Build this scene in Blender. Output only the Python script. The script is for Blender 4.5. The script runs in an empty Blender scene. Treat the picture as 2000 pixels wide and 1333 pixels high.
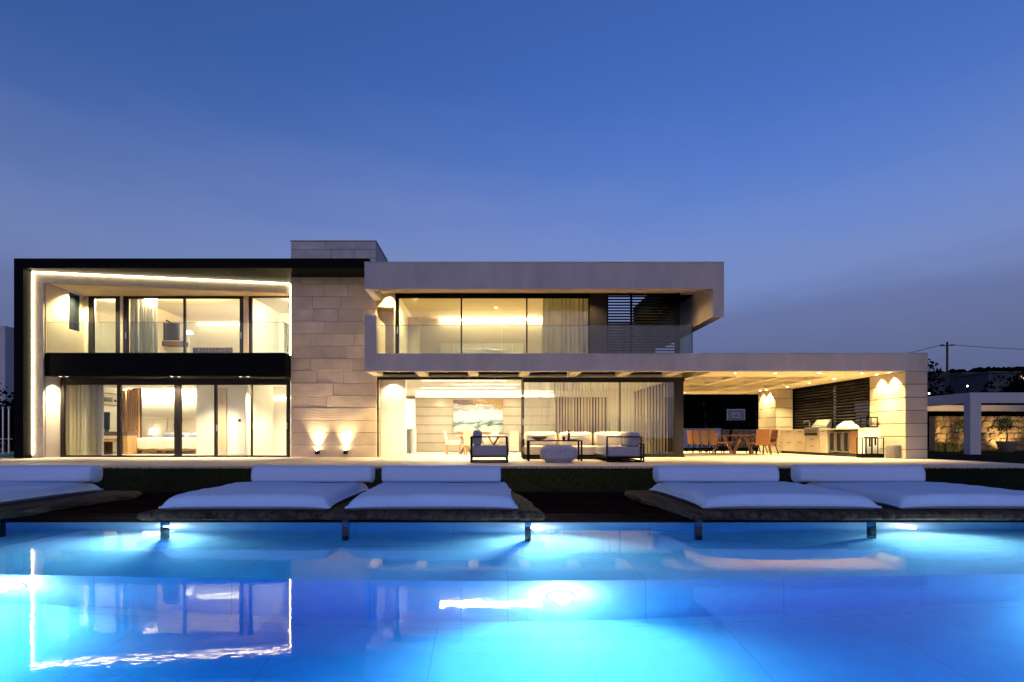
import bpy, bmesh, math, random
from mathutils import Vector, Matrix, noise
random.seed(7)
S = bpy.context.scene
COL = S.collection
# ------------------------------------------------------------------ camera
F = 1040.0            # focal length in photo pixels (photo is 2000 wide)
VX, VY, CZ = 958.0, 853.0, 0.71
cam_d = bpy.data.cameras.new('camera'); cam = bpy.data.objects.new('camera', cam_d); COL.objects.link(cam)
cam.location = (0, 0, CZ); cam.rotation_euler = (math.pi / 2, 0, 0)
cam_d.sensor_width = 36; cam_d.lens = F / 2000 * 36
cam_d.shift_x = (1000 - VX) / 2000; cam_d.shift_y = (VY - 666.5) / 2000
cam_d.clip_start = 0.05; cam_d.clip_end = 3000
S.camera = cam
# ------------------------------------------------------------------ world, sun, exposure
SUN_EL, SUN_ROT = math.radians(1.0), math.radians(205)
world = bpy.data.worlds.new('World'); S.world = world; world.use_nodes = True
def build_world():
    nt = world.node_tree; N = nt.nodes; L = nt.links
    bg = N['Background']; bg.inputs[1].default_value = 0.125
    sky = N.new('ShaderNodeTexSky'); sky.sky_type = 'NISHITA'; sky.sun_disc = False
    sky.sun_elevation = SUN_EL; sky.sun_rotation = SUN_ROT
    sky.ozone_density = 4.1; sky.air_density = 1.0; sky.dust_density = 0.6
    tc = N.new('ShaderNodeTexCoord'); sep = N.new('ShaderNodeSeparateXYZ'); L.new(tc.outputs['Generated'], sep.inputs[0])
    # a low bank of dusk haze and thin cloud all round the horizon
    nz = N.new('ShaderNodeTexNoise'); nz.inputs['Scale'].default_value = 1.6; nz.inputs['Detail'].default_value = 5
    mp = N.new('ShaderNodeMapping'); mp.inputs['Scale'].default_value = (1, 1, 5); mp.inputs['Location'].default_value = (2.3, .4, 0)
    L.new(tc.outputs['Generated'], mp.inputs[0]); L.new(mp.outputs[0], nz.inputs['Vector'])
    wob = N.new('ShaderNodeMath'); wob.operation = 'MULTIPLY_ADD'; wob.inputs[1].default_value = -0.22; wob.inputs[2].default_value = 0.11
    L.new(nz.outputs['Fac'], wob.inputs[0])
    add = N.new('ShaderNodeMath'); add.operation = 'ADD'; L.new(sep.outputs['Z'], add.inputs[0]); L.new(wob.outputs[0], add.inputs[1])
    mr = N.new('ShaderNodeMapRange'); mr.interpolation_type = 'SMOOTHERSTEP'
    mr.inputs['From Min'].default_value = 0.02; mr.inputs['From Max'].default_value = 0.60
    mr.inputs['To Min'].default_value = 1.0; mr.inputs['To Max'].default_value = 0.0
    L.new(add.outputs[0], mr.inputs['Value'])
    hz = N.new('ShaderNodeValToRGB'); e = hz.color_ramp.elements
    e[0].position = 0.0; e[0].color = (0.17, 0.24, 0.48, 1)
    e[1].position = 0.34; e[1].color = (0.46, 0.52, 0.86, 1)
    L.new(sep.outputs['Z'], hz.inputs[0])
    tint = N.new('ShaderNodeMix'); tint.data_type = 'RGBA'; tint.blend_type = 'MULTIPLY'; tint.inputs[0].default_value = 1   # violet white balance of the dusk sky
    L.new(sky.outputs[0], tint.inputs[6]); tint.inputs[7].default_value = (1.42, .98, 1.14, 1)
    mx = N.new('ShaderNodeMix'); mx.data_type = 'RGBA'
    L.new(mr.outputs[0], mx.inputs[0]); L.new(tint.outputs[2], mx.inputs[6]); L.new(hz.outputs[0], mx.inputs[7])
    # thin mauve cloud bank low in the sky, soft ragged upper edge
    n3 = N.new('ShaderNodeTexNoise'); n3.inputs['Scale'].default_value = 2.4; n3.inputs['Detail'].default_value = 6; n3.inputs['Roughness'].default_value = .55
    m3 = N.new('ShaderNodeMapping'); m3.inputs['Scale'].default_value = (1, 1, 6); m3.inputs['Location'].default_value = (5.1, 1.7, .3)
    L.new(tc.outputs['Generated'], m3.inputs[0]); L.new(m3.outputs[0], n3.inputs['Vector'])
    w3 = N.new('ShaderNodeMath'); w3.operation = 'MULTIPLY_ADD'; w3.inputs[1].default_value = -.14; w3.inputs[2].default_value = .07
    L.new(n3.outputs['Fac'], w3.inputs[0])
    a3 = N.new('ShaderNodeMath'); a3.operation = 'ADD'; L.new(sep.outputs['Z'], a3.inputs[0]); L.new(w3.outputs[0], a3.inputs[1])
    r3 = N.new('ShaderNodeMapRange'); r3.interpolation_type = 'SMOOTHSTEP'
    r3.inputs['From Min'].default_value = .185; r3.inputs['From Max'].default_value = .268; r3.inputs['To Min'].default_value = .85; r3.inputs['To Max'].default_value = 0
    L.new(a3.outputs[0], r3.inputs['Value'])
    cl = N.new('ShaderNodeMix'); cl.data_type = 'RGBA'; cl.blend_type = 'MULTIPLY'; L.new(r3.outputs[0], cl.inputs[0])
    L.new(mx.outputs[2], cl.inputs[6]); cl.inputs[7].default_value = (.70, .69, .78, 1)
    L.new(cl.outputs[2], bg.inputs[0])
build_world()
sun_d = bpy.data.lights.new('sun', 'SUN'); sun = bpy.data.objects.new('sun', sun_d); COL.objects.link(sun)
sun_d.energy = 0.13; sun_d.angle = math.radians(60); sun_d.color = (0.93, 0.80, 1.0)
sun.rotation_euler = (math.radians(80), 0, 0)      # afterglow from behind the camera, low over the horizon
S.view_settings.view_transform = 'Standard'; S.view_settings.look = 'None'
S.view_settings.gamma = 1; S.view_settings.use_curve_mapping = False
S.view_settings.exposure = 2.2
cy = S.cycles
cy.use_denoising = True; cy.max_bounces = 10; cy.diffuse_bounces = 4; cy.glossy_bounces = 4; cy.transmission_bounces = 8
cy.transparent_max_bounces = 24; cy.sample_clamp_indirect = 3.0; cy.blur_glossy = 0.6
cy.use_adaptive_sampling = False

# ------------------------------------------------------------------ helpers
def X(px, y): return (px - VX) * y / F           # photo column -> metres at depth y
def Z(py, y): return CZ + (VY - py) * y / F      # photo row -> metres at depth y
class MB:
    def __init__(s): s.v = []; s.f = []
    def face(s, pts):
        i = len(s.v); s.v += [tuple(p) for p in pts]; s.f.append(tuple(range(i, i + len(pts)))); return s
    def box(s, x0, x1, y0, y1, z0, z1):
        if x0 > x1: x0, x1 = x1, x0
        if y0 > y1: y0, y1 = y1, y0
        if z0 > z1: z0, z1 = z1, z0
        i = len(s.v)
        s.v += [(x0,y0,z0),(x1,y0,z0),(x1,y1,z0),(x0,y1,z0),(x0,y0,z1),(x1,y0,z1),(x1,y1,z1),(x0,y1,z1)]
        s.f += [tuple(i+k for k in q) for q in ((0,3,2,1),(4,5,6,7),(0,1,5,4),(1,2,6,5),(2,3,7,6),(3,0,4,7))]
        return s
    def bbox(s, x0, x1, y0, y1, z0, z1, b=0.01):      # bevelled box
        bm = bmesh.new(); bmesh.ops.create_cube(bm, size=1)
        for v in bm.verts:
            v.co = Vector(((x0+x1)/2 + v.co.x*(x1-x0), (y0+y1)/2 + v.co.y*(y1-y0), (z0+z1)/2 + v.co.z*(z1-z0)))
        bmesh.ops.bevel(bm, geom=bm.edges[:], offset=b, segments=1, affect='EDGES', profile=0.5)
        s.add_bm(bm); return s
    def add_bm(s, bm):
        i = len(s.v); bm.verts.index_update()
        s.v += [tuple(v.co) for v in bm.verts]; s.f += [tuple(i + v.index for v in f.verts) for f in bm.faces]; bm.free()
    def prism(s, poly, z0, z1):
        n = len(poly); i = len(s.v)
        s.v += [(p[0], p[1], z0) for p in poly] + [(p[0], p[1], z1) for p in poly]
        s.f.append(tuple(i + k for k in reversed(range(n)))); s.f.append(tuple(i + n + k for k in range(n)))
        for k in range(n):
            j = (k + 1) % n; s.f.append((i+k, i+j, i+n+j, i+n+k))
        return s
    def bar(s, p0, p1, w, h=None):                    # square bar between two points
        h = h or w; p0 = Vector(p0); p1 = Vector(p1); d = (p1 - p0).normalized()
        up = Vector((0,0,1)) if abs(d.z) < .95 else Vector((0,1,0))
        a = d.cross(up).normalized() * w / 2; b = a.cross(d).normalized() * h / 2
        i = len(s.v)
        for p in (p0, p1): s.v += [tuple(p - a - b), tuple(p + a - b), tuple(p + a + b), tuple(p - a + b)]
        s.f += [tuple(i+k for k in q) for q in ((0,1,2,3),(7,6,5,4),(0,4,5,1),(1,5,6,2),(2,6,7,3),(3,7,4,0))]
        return s
    def tube(s, pts, r, n=8, r2=None):
        pts = [Vector(p) for p in pts]; m = len(pts); i = len(s.v)
        for k, p in enumerate(pts):
            d = (pts[min(k+1, m-1)] - pts[max(k-1, 0)]).normalized()
            up = Vector((0,0,1)) if abs(d.z) < .9 else Vector((1,0,0))
            a = d.cross(up).normalized(); b = a.cross(d)
            rr = r if r2 is None else r + (r2 - r) * k / max(1, m - 1)
            for q in range(n):
                t = 2*math.pi*q/n; s.v.append(tuple(p + (a*math.cos(t) + b*math.sin(t)) * rr))
        for k in range(m-1):
            for q in range(n):
                o = (q+1) % n; s.f.append((i+k*n+q, i+k*n+o, i+(k+1)*n+o, i+(k+1)*n+q))
        s.f.append(tuple(i + q for q in reversed(range(n)))); s.f.append(tuple(i+(m-1)*n+q for q in range(n)))
        return s
    def lathe(s, prof, c=(0,0,0), n=20):
        i = len(s.v); m = len(prof)
        for r, z in prof:
            for q in range(n):
                t = 2*math.pi*q/n; s.v.append((c[0]+r*math.cos(t), c[1]+r*math.sin(t), c[2]+z))
        for k in range(m-1):
            for q in range(n):
                o = (q+1) % n; s.f.append((i+k*n+q, i+k*n+o, i+(k+1)*n+o, i+(k+1)*n+q))
        s.f.append(tuple(i + q for q in reversed(range(n)))); s.f.append(tuple(i+(m-1)*n+q for q in range(n)))
        return s
    def mesh(s, name, smooth=False, off=(0,0,0)):
        me = bpy.data.meshes.new(name)
        me.from_pydata([(v[0]-off[0], v[1]-off[1], v[2]-off[2]) for v in s.v], [], s.f); me.update()
        if smooth: me.polygons.foreach_set('use_smooth', [True]*len(me.polygons))
        return me
    def build(s, name, mat, parent=None, smooth=False, loc=None):
        """one mesh object; with a parent the coordinates are world ones and are stored relative to the root"""
        off = (0,0,0)
        if parent is not None: off = root_loc(parent)
        elif loc is not None: off = loc
        o = bpy.data.objects.new(name, s.mesh(name, smooth, off)); COL.objects.link(o)
        o.data.materials.append(mat)
        if parent is not None: o.parent = parent
        elif loc is not None: o.location = loc
        return o
def root_loc(o):
    p = Vector((0,0,0))
    while o is not None: p = p + o.location; o = o.parent
    return p
def tag(o, label=None, cat=None, group=None, kind=None):
    for k, v in (('label', label), ('category', cat), ('group', group), ('kind', kind)):
        if v: o[k] = v
    return o
def thing(name, label, cat, loc=(0,0,0), rz=0, group=None):
    o = bpy.data.objects.new(name, None); COL.objects.link(o); o.location = loc; o.rotation_euler[2] = rz
    o.empty_display_size = .1
    return tag(o, label, cat, group)
def dup(root, loc, rz, label=None):
    r = root.copy(); COL.objects.link(r); r.location = loc; r.rotation_euler[2] = rz
    if label: r['label'] = label
    for ch in list(root.children):
        c = ch.copy(); COL.objects.link(c); c.parent = r
        for g in list(ch.children):
            d = g.copy(); COL.objects.link(d); d.parent = c
    return r
def struct(o): o['kind'] = 'structure'; return o

# ------------------------------------------------------------------ materials
def nodes(name):
    m = bpy.data.materials.new(name); m.use_nodes = True
    return m, m.node_tree.nodes, m.node_tree.links, m.node_tree.nodes['Principled BSDF']
def mat(name, col, rough=.6, metal=0, var=0.0, scale=4.0, bump=0.0, bscale=None, stretch=(1,1,1), perobj=0.0, spec=.5, coat=0, col2=None, dist=.01, detail=6):
    m, N, L, P = nodes(name)
    P.inputs['Roughness'].default_value = rough; P.inputs['Metallic'].default_value = metal
    P.inputs['Specular IOR Level'].default_value = spec; P.inputs['Coat Weight'].default_value = coat
    c = (*col, 1); P.inputs['Base Color'].default_value = c
    if var or bump or perobj or col2:
        tc = N.new('ShaderNodeTexCoord'); mp = N.new('ShaderNodeMapping'); mp.inputs['Scale'].default_value = stretch
        L.new(tc.outputs['Object'], mp.inputs[0])
        nz = N.new('ShaderNodeTexNoise'); nz.inputs['Scale'].default_value = scale; nz.inputs['Detail'].default_value = detail
        nz.inputs['Roughness'].default_value = .62
        L.new(mp.outputs[0], nz.inputs['Vector'])
        src = nz.outputs['Fac']
        rp = N.new('ShaderNodeValToRGB'); rp.color_ramp.elements[0].position = .3; rp.color_ramp.elements[1].position = .72
        lo = col2 if col2 else tuple(v*(1-var) for v in col); hi = col if col2 else tuple(min(1, v*(1+var)) for v in col)
        rp.color_ramp.elements[0].color = (*lo, 1); rp.color_ramp.elements[1].color = (*hi, 1)
        L.new(src, rp.inputs[0]); out = rp.outputs[0]
        if perobj:
            oi = N.new('ShaderNodeObjectInfo'); mr = N.new('ShaderNodeMapRange')
            mr.inputs['To Min'].default_value = 1-perobj; mr.inputs['To Max'].default_value = 1+perobj*.6
            L.new(oi.outputs['Random'], mr.inputs[0])
            mx = N.new('ShaderNodeMix'); mx.data_type = 'RGBA'; mx.blend_type = 'MULTIPLY'; mx.inputs[0].default_value = 1
            L.new(out, mx.inputs[6]); L.new(mr.outputs[0], mx.inputs[7]); out = mx.outputs[2]
        L.new(out, P.inputs['Base Color'])
        if bump:
            nb = nz
            if bscale:
                nb = N.new('ShaderNodeTexNoise'); nb.inputs['Scale'].default_value = bscale; nb.inputs['Detail'].default_value = 5
                L.new(mp.outputs[0], nb.inputs['Vector'])
            bp = N.new('ShaderNodeBump'); bp.inputs['Strength'].default_value = bump; bp.inputs['Distance'].default_value = dist
            L.new(nb.outputs['Fac'], bp.inputs['Height']); L.new(bp.outputs[0], P.inputs['Normal'])
    return m
def emit(name, col, strength):
    m, N, L, P = nodes(name)
    P.inputs['Base Color'].default_value = (0,0,0,1); P.inputs['Emission Color'].default_value = (*col, 1)
    P.inputs['Emission Strength'].default_value = strength
    return m
def glass(name, tint=(.94,.96,.95), ior=1.5, rough=0.0, gain=1.0):
    m, N, L, P = nodes(name); N.remove(P)
    out = [n for n in N if n.type == 'OUTPUT_MATERIAL'][0]
    fr = N.new('ShaderNodeFresnel'); fr.inputs[0].default_value = ior
    mu = N.new('ShaderNodeMath'); mu.operation = 'MULTIPLY'; mu.inputs[1].default_value = gain; L.new(fr.outputs[0], mu.inputs[0])
    tr = N.new('ShaderNodeBsdfTransparent'); tr.inputs[0].default_value = (*tint, 1)
    gl = N.new('ShaderNodeBsdfGlossy'); gl.inputs['Roughness'].default_value = rough
    mx = N.new('ShaderNodeMixShader'); L.new(mu.outputs[0], mx.inputs[0]); L.new(tr.outputs[0], mx.inputs[1]); L.new(gl.outputs[0], mx.inputs[2])
    L.new(mx.outputs[0], out.inputs[0]); return m
def cloth(name, col, thru=.35, clear=0.0, stripe=0.0):
    m, N, L, P = nodes(name); N.remove(P)
    out = [n for n in N if n.type == 'OUTPUT_MATERIAL'][0]
    di = N.new('ShaderNodeBsdfDiffuse'); di.inputs[0].default_value = (*col, 1)
    tl = N.new('ShaderNodeBsdfTranslucent'); tl.inputs[0].default_value = (*col, 1)
    mx = N.new('ShaderNodeMixShader'); mx.inputs[0].default_value = thru
    L.new(di.outputs[0], mx.inputs[1]); L.new(tl.outputs[0], mx.inputs[2])
    if clear:
        tr = N.new('ShaderNodeBsdfTransparent'); m2 = N.new('ShaderNodeMixShader'); m2.inputs[0].default_value = clear
        if stripe:
            tc = N.new('ShaderNodeTexCoord'); mp = N.new('ShaderNodeMapping'); mp.inputs['Scale'].default_value = (5.5, 5.5, .02); L.new(tc.outputs['Object'], mp.inputs[0])
            nz = N.new('ShaderNodeTexNoise'); nz.inputs['Scale'].default_value = 1.0; nz.inputs['Detail'].default_value = 3; L.new(mp.outputs[0], nz.inputs['Vector'])
            mr = N.new('ShaderNodeMapRange'); mr.inputs['From Min'].default_value = .38; mr.inputs['From Max'].default_value = .62
            mr.inputs['To Min'].default_value = clear-stripe; mr.inputs['To Max'].default_value = clear+stripe; L.new(nz.outputs['Fac'], mr.inputs[0]); L.new(mr.outputs[0], m2.inputs[0])
        L.new(mx.outputs[0], m2.inputs[1]); L.new(tr.outputs[0], m2.inputs[2]); mx = m2
    L.new(mx.outputs[0], out.inputs[0]); return m

WARM = (1.0, .79, .35); SOFTWARM = (1.0, .83, .53); AMBER = (1.0, .64, .22)
KEXT, KBED, KLIV, KPAV, KUP = 6.5, 4.2, .68, 2.4, 3.0
K = {}
K['black'] = mat('black powder coated metal', (.002,.002,.0022), .6, var=.2, scale=30, spec=.06)
K['bronze'] = mat('dark bronze window frame', (.012,.009,.007), .45, spec=.3)
K['plaster'] = mat('cream plaster', (.62,.55,.45), .9, var=.05, scale=3, bump=.25, bscale=60)
K['band'] = mat('rough beige render', (.42,.37,.31), .95, var=.12, scale=5, bump=.8, bscale=26)
K['fascia'] = mat('fair faced grey render', (.45,.40,.37), .92, var=.13, scale=1.9, stretch=(1,1,.35), bump=.35, bscale=45)
K['soffit'] = mat('cream soffit paint', (.66,.56,.40), .85, var=.03, scale=3)
K['coffer'] = mat('shade darkened coffer paint', (.17,.115,.085), .9, var=.05, scale=3)  # shade of the ceiling recesses is put into this darker colour
K['beam'] = mat('light brightened beam paint', (.80,.69,.49), .85, var=.03, scale=3)  # light on the beam undersides is put into this brighter colour
K['white'] = mat('white paint', (.78,.75,.68), .7, var=.02, scale=2)
K['lacquer'] = mat('white lacquer', (.80,.79,.74), .3)
K['terrace'] = mat('beige terrace stone', (.57,.46,.34), .6, var=.10, scale=1.6, bump=.15, bscale=30)
K['floor'] = mat('pale stone floor', (.60,.54,.45), .35, var=.05, scale=1.2)
K['lawn'] = mat('lawn', (.010,.014,.005), .95, var=.5, scale=14, bump=1, bscale=90, spec=.02)
K['grass'] = mat('grass blades', (.014,.021,.006), .9, var=.4, scale=3, spec=.02)
K['deck'] = mat('dark hardwood decking', (.018,.009,.007), 1.0, var=.35, scale=9, stretch=(.15,2,2), perobj=.35, bump=.3, spec=0)
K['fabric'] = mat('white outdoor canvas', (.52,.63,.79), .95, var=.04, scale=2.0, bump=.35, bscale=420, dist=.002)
K['sofa'] = mat('cream upholstery', (.72,.60,.44), .95, var=.05, scale=6, bump=.25, bscale=180, dist=.003)
K['sofagrey'] = mat('grey upholstery', (.30,.29,.33), .95, var=.08, scale=9, bump=.3, bscale=180, dist=.003)
K['pouf'] = mat('woven grey pouf', (.34,.34,.39), .95, var=.22, scale=40, stretch=(1,1,.12), bump=.8)
K['orange'] = mat('tan orange leather', (.31,.115,.025), .5, var=.12, scale=7, bump=.15, bscale=90)
K['wood'] = mat('oiled brown wood', (.24,.11,.045), .45, var=.35, scale=5, stretch=(3,.5,.5), bump=.15)
K['oak'] = mat('warm oak', (.42,.24,.10), .5, var=.25, scale=5, stretch=(2,2,.3))
K['walnut'] = mat('dark walnut', (.09,.045,.028), .5, var=.3, scale=5, stretch=(.4,2,2))
K['cabinet'] = mat('cream cabinet front', (.60,.52,.40), .5, var=.03, scale=4)
K['steel'] = mat('brushed steel', (.62,.60,.56), .28, metal=1, var=.06, scale=20, stretch=(1,1,.05))
K['steelcap'] = mat('grey zinc capping', (.30,.30,.31), .5, metal=.3)
K['slatmetal'] = mat('satin bronze slat', (.035,.028,.022), .35, metal=.5)
K['copper'] = mat('copper toned panel', (.42,.24,.12), .35, metal=.7)

K['rubber'] = mat('black rubber', (.015,.015,.016), .7)
K['glass'] = glass('window glass')
K['acrylic'] = glass('tinted acrylic post', (.22,.40,.62), gain=1.2)
K['rail'] = glass('balustrade glass', (.86,.91,.91), gain=.7)
K['cup'] = glass('clear glassware', (.9,.93,.92))
K['bottle'] = mat('dark bottle glass', (.02,.03,.02), .1, coat=.5)
K['curtain'] = cloth('sage curtain', (.60,.56,.40), .5)
K['olive'] = cloth('olive pleated drape', (.40,.35,.20), .3)
K['strip'] = cloth('cream blind strip', (.72,.60,.42), .5)
K['sheer'] = cloth('sheer voile', (.80,.70,.52), .5, .82, .17)
K['bluecurtain'] = cloth('pale blue grey curtain', (.48,.50,.46), .3)
K['linen'] = mat('pale linen', (.72,.69,.60), .95, var=.04, scale=5, bump=.3, bscale=30)
K['headboard'] = mat('quilted beige headboard', (.58,.50,.40), .9, var=.05, scale=10)
K['screen'] = mat('switched off screen', (.012,.018,.028), .15)
K['paleslat'] = mat('pale timber slat', (.55,.44,.30), .6, var=.12, scale=6, stretch=(1,1,.2))
K['brownpanel'] = mat('brown timber panel', (.07,.034,.030), .6, var=.2, scale=5, stretch=(1,1,.2))
K['led'] = emit('warm led strip', (1.0,.80,.46), 6.0)
K['spot'] = emit('downlight lens', (1.0,.86,.62), 45.0)
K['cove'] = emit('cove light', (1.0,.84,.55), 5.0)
K['slot'] = emit('linear slot diffuser', (1.0,.88,.62), 1.3)
K['poollens'] = emit('pool light lens', (.75,.93,1.0), 14.0)
K['litwindow'] = emit('lit far window', (1.0,.5,.2), .45)
K['lamplens'] = emit('far lamp', (1.0,.9,.7), 6.0)
K['shade'] = emit('glowing lamp shade', (1.0,.86,.6), 1.6)
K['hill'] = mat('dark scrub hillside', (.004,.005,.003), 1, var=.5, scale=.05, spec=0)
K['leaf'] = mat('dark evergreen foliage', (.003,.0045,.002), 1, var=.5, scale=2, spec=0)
K['oliveleaf'] = mat('olive foliage', (.05,.07,.03), .7, var=.4, scale=6)
K['yellowleaf'] = mat('yellow green leaves', (.16,.17,.04), .6, var=.35, scale=8)
K['bark'] = mat('bark', (.05,.035,.022), .9, var=.3, scale=12, bump=.5)
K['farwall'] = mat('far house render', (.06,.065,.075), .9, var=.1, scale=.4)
K['gardenwall'] = mat('white garden wall', (.42,.42,.44), .9, var=.06, scale=2)
K['neighbour'] = mat('pale neighbour render', (.50,.47,.46), .9, var=.05, scale=1)
K['concrete'] = mat('grey planter concrete', (.28,.26,.24), .85, var=.1, scale=6, bump=.3, bscale=30)
K['greenplastic'] = mat('mint green plastic', (.12,.42,.25), .5)
K['basket'] = mat('woven basket', (.17,.15,.14), .85, var=.3, scale=30, stretch=(.4,.4,2))
K['mulch'] = mat('dark soil', (.02,.016,.012), 1)
K['lens'] = mat('clear acrylic board', (.10,.11,.14), .2)
K['whiteline'] = mat('white marking', (.42,.44,.48), .6)

def stone_mat(name, lo, hi, bumps=.55, crack=True):
    m, N, L, P = nodes(name); P.inputs['Roughness'].default_value = .9
    tc = N.new('ShaderNodeTexCoord'); oi = N.new('ShaderNodeObjectInfo')
    ofs = N.new('ShaderNodeVectorMath'); ofs.operation = 'MULTIPLY_ADD'; ofs.inputs[1].default_value = (37, 11, 23)
    L.new(oi.outputs['Random'], ofs.inputs[0]); L.new(tc.outputs['Object'], ofs.inputs[2])
    n1 = N.new('ShaderNodeTexNoise'); n1.inputs['Scale'].default_value = 2.2; n1.inputs['Detail'].default_value = 8; L.new(ofs.outputs[0], n1.inputs['Vector'])
    rp = N.new('ShaderNodeValToRGB'); rp.color_ramp.elements[0].position = .3; rp.color_ramp.elements[1].position = .7
    rp.color_ramp.elements[0].color = (*lo, 1); rp.color_ramp.elements[1].color = (*hi, 1); L.new(n1.outputs['Fac'], rp.inputs[0])
    mr = N.new('ShaderNodeMapRange'); mr.inputs['To Min'].default_value = .87; mr.inputs['To Max'].default_value = 1.07; L.new(oi.outputs['Random'], mr.inputs[0])
    mx = N.new('ShaderNodeMix'); mx.data_type = 'RGBA'; mx.blend_type = 'MULTIPLY'; mx.inputs[0].default_value = 1
    L.new(rp.outputs[0], mx.inputs[6]); L.new(mr.outputs[0], mx.inputs[7]); L.new(mx.outputs[2], P.inputs['Base Color'])
    wv = N.new('ShaderNodeTexWave'); wv.wave_type = 'RINGS'; wv.inputs['Scale'].default_value = 4.5; wv.inputs['Distortion'].default_value = 9; wv.inputs['Detail'].default_value = 3
    L.new(ofs.outputs[0], wv.inputs['Vector'])
    # only some blocks show the swirling cleft face
    gt = N.new('ShaderNodeMapRange'); gt.inputs['From Min'].default_value = .45; gt.inputs['From Max'].default_value = .7; L.new(oi.outputs['Random'], gt.inputs[0])
    mu = N.new('ShaderNodeMath'); mu.operation = 'MULTIPLY'; L.new(wv.outputs['Fac'], mu.inputs[0]); L.new(gt.outputs[0], mu.inputs[1])
    n2 = N.new('ShaderNodeTexNoise'); n2.inputs['Scale'].default_value = 22; n2.inputs['Detail'].default_value = 6; L.new(ofs.outputs[0], n2.inputs['Vector'])
    ad = N.new('ShaderNodeMath'); ad.operation = 'MULTIPLY_ADD'; ad.inputs[1].default_value = .3; L.new(mu.outputs[0], ad.inputs[0]); L.new(n2.outputs['Fac'], ad.inputs[2])
    bp = N.new('ShaderNodeBump'); bp.inputs['Strength'].default_value = bumps; bp.inputs['Distance'].default_value = .012
    L.new(ad.outputs[0], bp.inputs['Height']); L.new(bp.outputs[0], P.inputs['Normal'])
    return m
K['sandstone'] = stone_mat('sandstone block', (.56,.42,.27), (.70,.54,.36), .7)
K['smoothstone'] = stone_mat('smooth limestone course', (.42,.355,.27), (.48,.41,.32), .12)
K['greystone'] = stone_mat('weathered chimney stone', (.46,.40,.37), (.62,.55,.50), .5)
K['rubble'] = stone_mat('rubble stone', (.16,.09,.04), (.42,.29,.14), .8)
K['joint'] = mat('dark joint', (.10,.075,.05), .95)
K['mortar'] = mat('pale mortar', (.20,.15,.10), .95)

def wood_slab():
    m, N, L, P = nodes('weathered live edge timber'); P.inputs['Roughness'].default_value = .85; P.inputs['Specular IOR Level'].default_value = .1
    tc = N.new('ShaderNodeTexCoord'); mp = N.new('ShaderNodeMapping'); mp.inputs['Scale'].default_value = (9, .7, 9); L.new(tc.outputs['Object'], mp.inputs[0])
    nz = N.new('ShaderNodeTexNoise'); nz.inputs['Scale'].default_value = 1.8; nz.inputs['Detail'].default_value = 9; nz.inputs['Distortion'].default_value = .6; L.new(mp.outputs[0], nz.inputs['Vector'])
    rp = N.new('ShaderNodeValToRGB'); rp.color_ramp.elements[0].position = .32; rp.color_ramp.elements[1].position = .7
    rp.color_ramp.elements[0].color = (.018,.011,.008,1); rp.color_ramp.elements[1].color = (.115,.072,.048,1)
    L.new(nz.outputs['Fac'], rp.inputs[0]); L.new(rp.outputs[0], P.inputs['Base Color'])
    bp = N.new('ShaderNodeBump'); bp.inputs['Strength'].default_value = .8; bp.inputs['Distance'].default_value = .02
    L.new(nz.outputs['Fac'], bp.inputs['Height']); L.new(bp.outputs[0], P.inputs['Normal']); return m
K['slab'] = wood_slab()

def pool_tile():
    m, N, L, P = nodes('pale pool tile'); P.inputs['Roughness'].default_value = .5
    tc = N.new('ShaderNodeTexCoord')
    br = N.new('ShaderNodeTexBrick'); br.offset = 0.5; br.inputs['Scale'].default_value = 1.0
    br.inputs['Brick Width'].default_value = 1.2; br.inputs['Row Height'].default_value = 1.2; br.inputs['Mortar Size'].default_value = .004
    br.inputs['Color1'].default_value = (.72,.80,.83,1); br.inputs['Color2'].default_value = (.75,.83,.86,1); br.inputs['Mortar'].default_value = (.50,.60,.66,1)
    rt = N.new('ShaderNodeMapping'); rt.inputs['Rotation'].default_value = (0, 0, .0); rt.inputs['Location'].default_value = (.45,.3,0); L.new(tc.outputs['Object'], rt.inputs[0])
    L.new(rt.outputs[0], br.inputs['Vector'])
    nz = N.new('ShaderNodeTexNoise'); nz.inputs['Scale'].default_value = 5; nz.inputs['Detail'].default_value = 8; L.new(tc.outputs['Object'], nz.inputs['Vector'])
    mr = N.new('ShaderNodeMapRange'); mr.inputs['To Min'].default_value = .86; mr.inputs['To Max'].default_value = 1.1; L.new(nz.outputs['Fac'], mr.inputs[0])
    mx = N.new('ShaderNodeMix'); mx.data_type = 'RGBA'; mx.blend_type = 'MULTIPLY'; mx.inputs[0].default_value = 1
    L.new(br.outputs['Color'], mx.inputs[6]); L.new(mr.outputs[0], mx.inputs[7]); L.new(mx.outputs[2], P.inputs['Base Color'])
    return m
K['tile'] = pool_tile()
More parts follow.
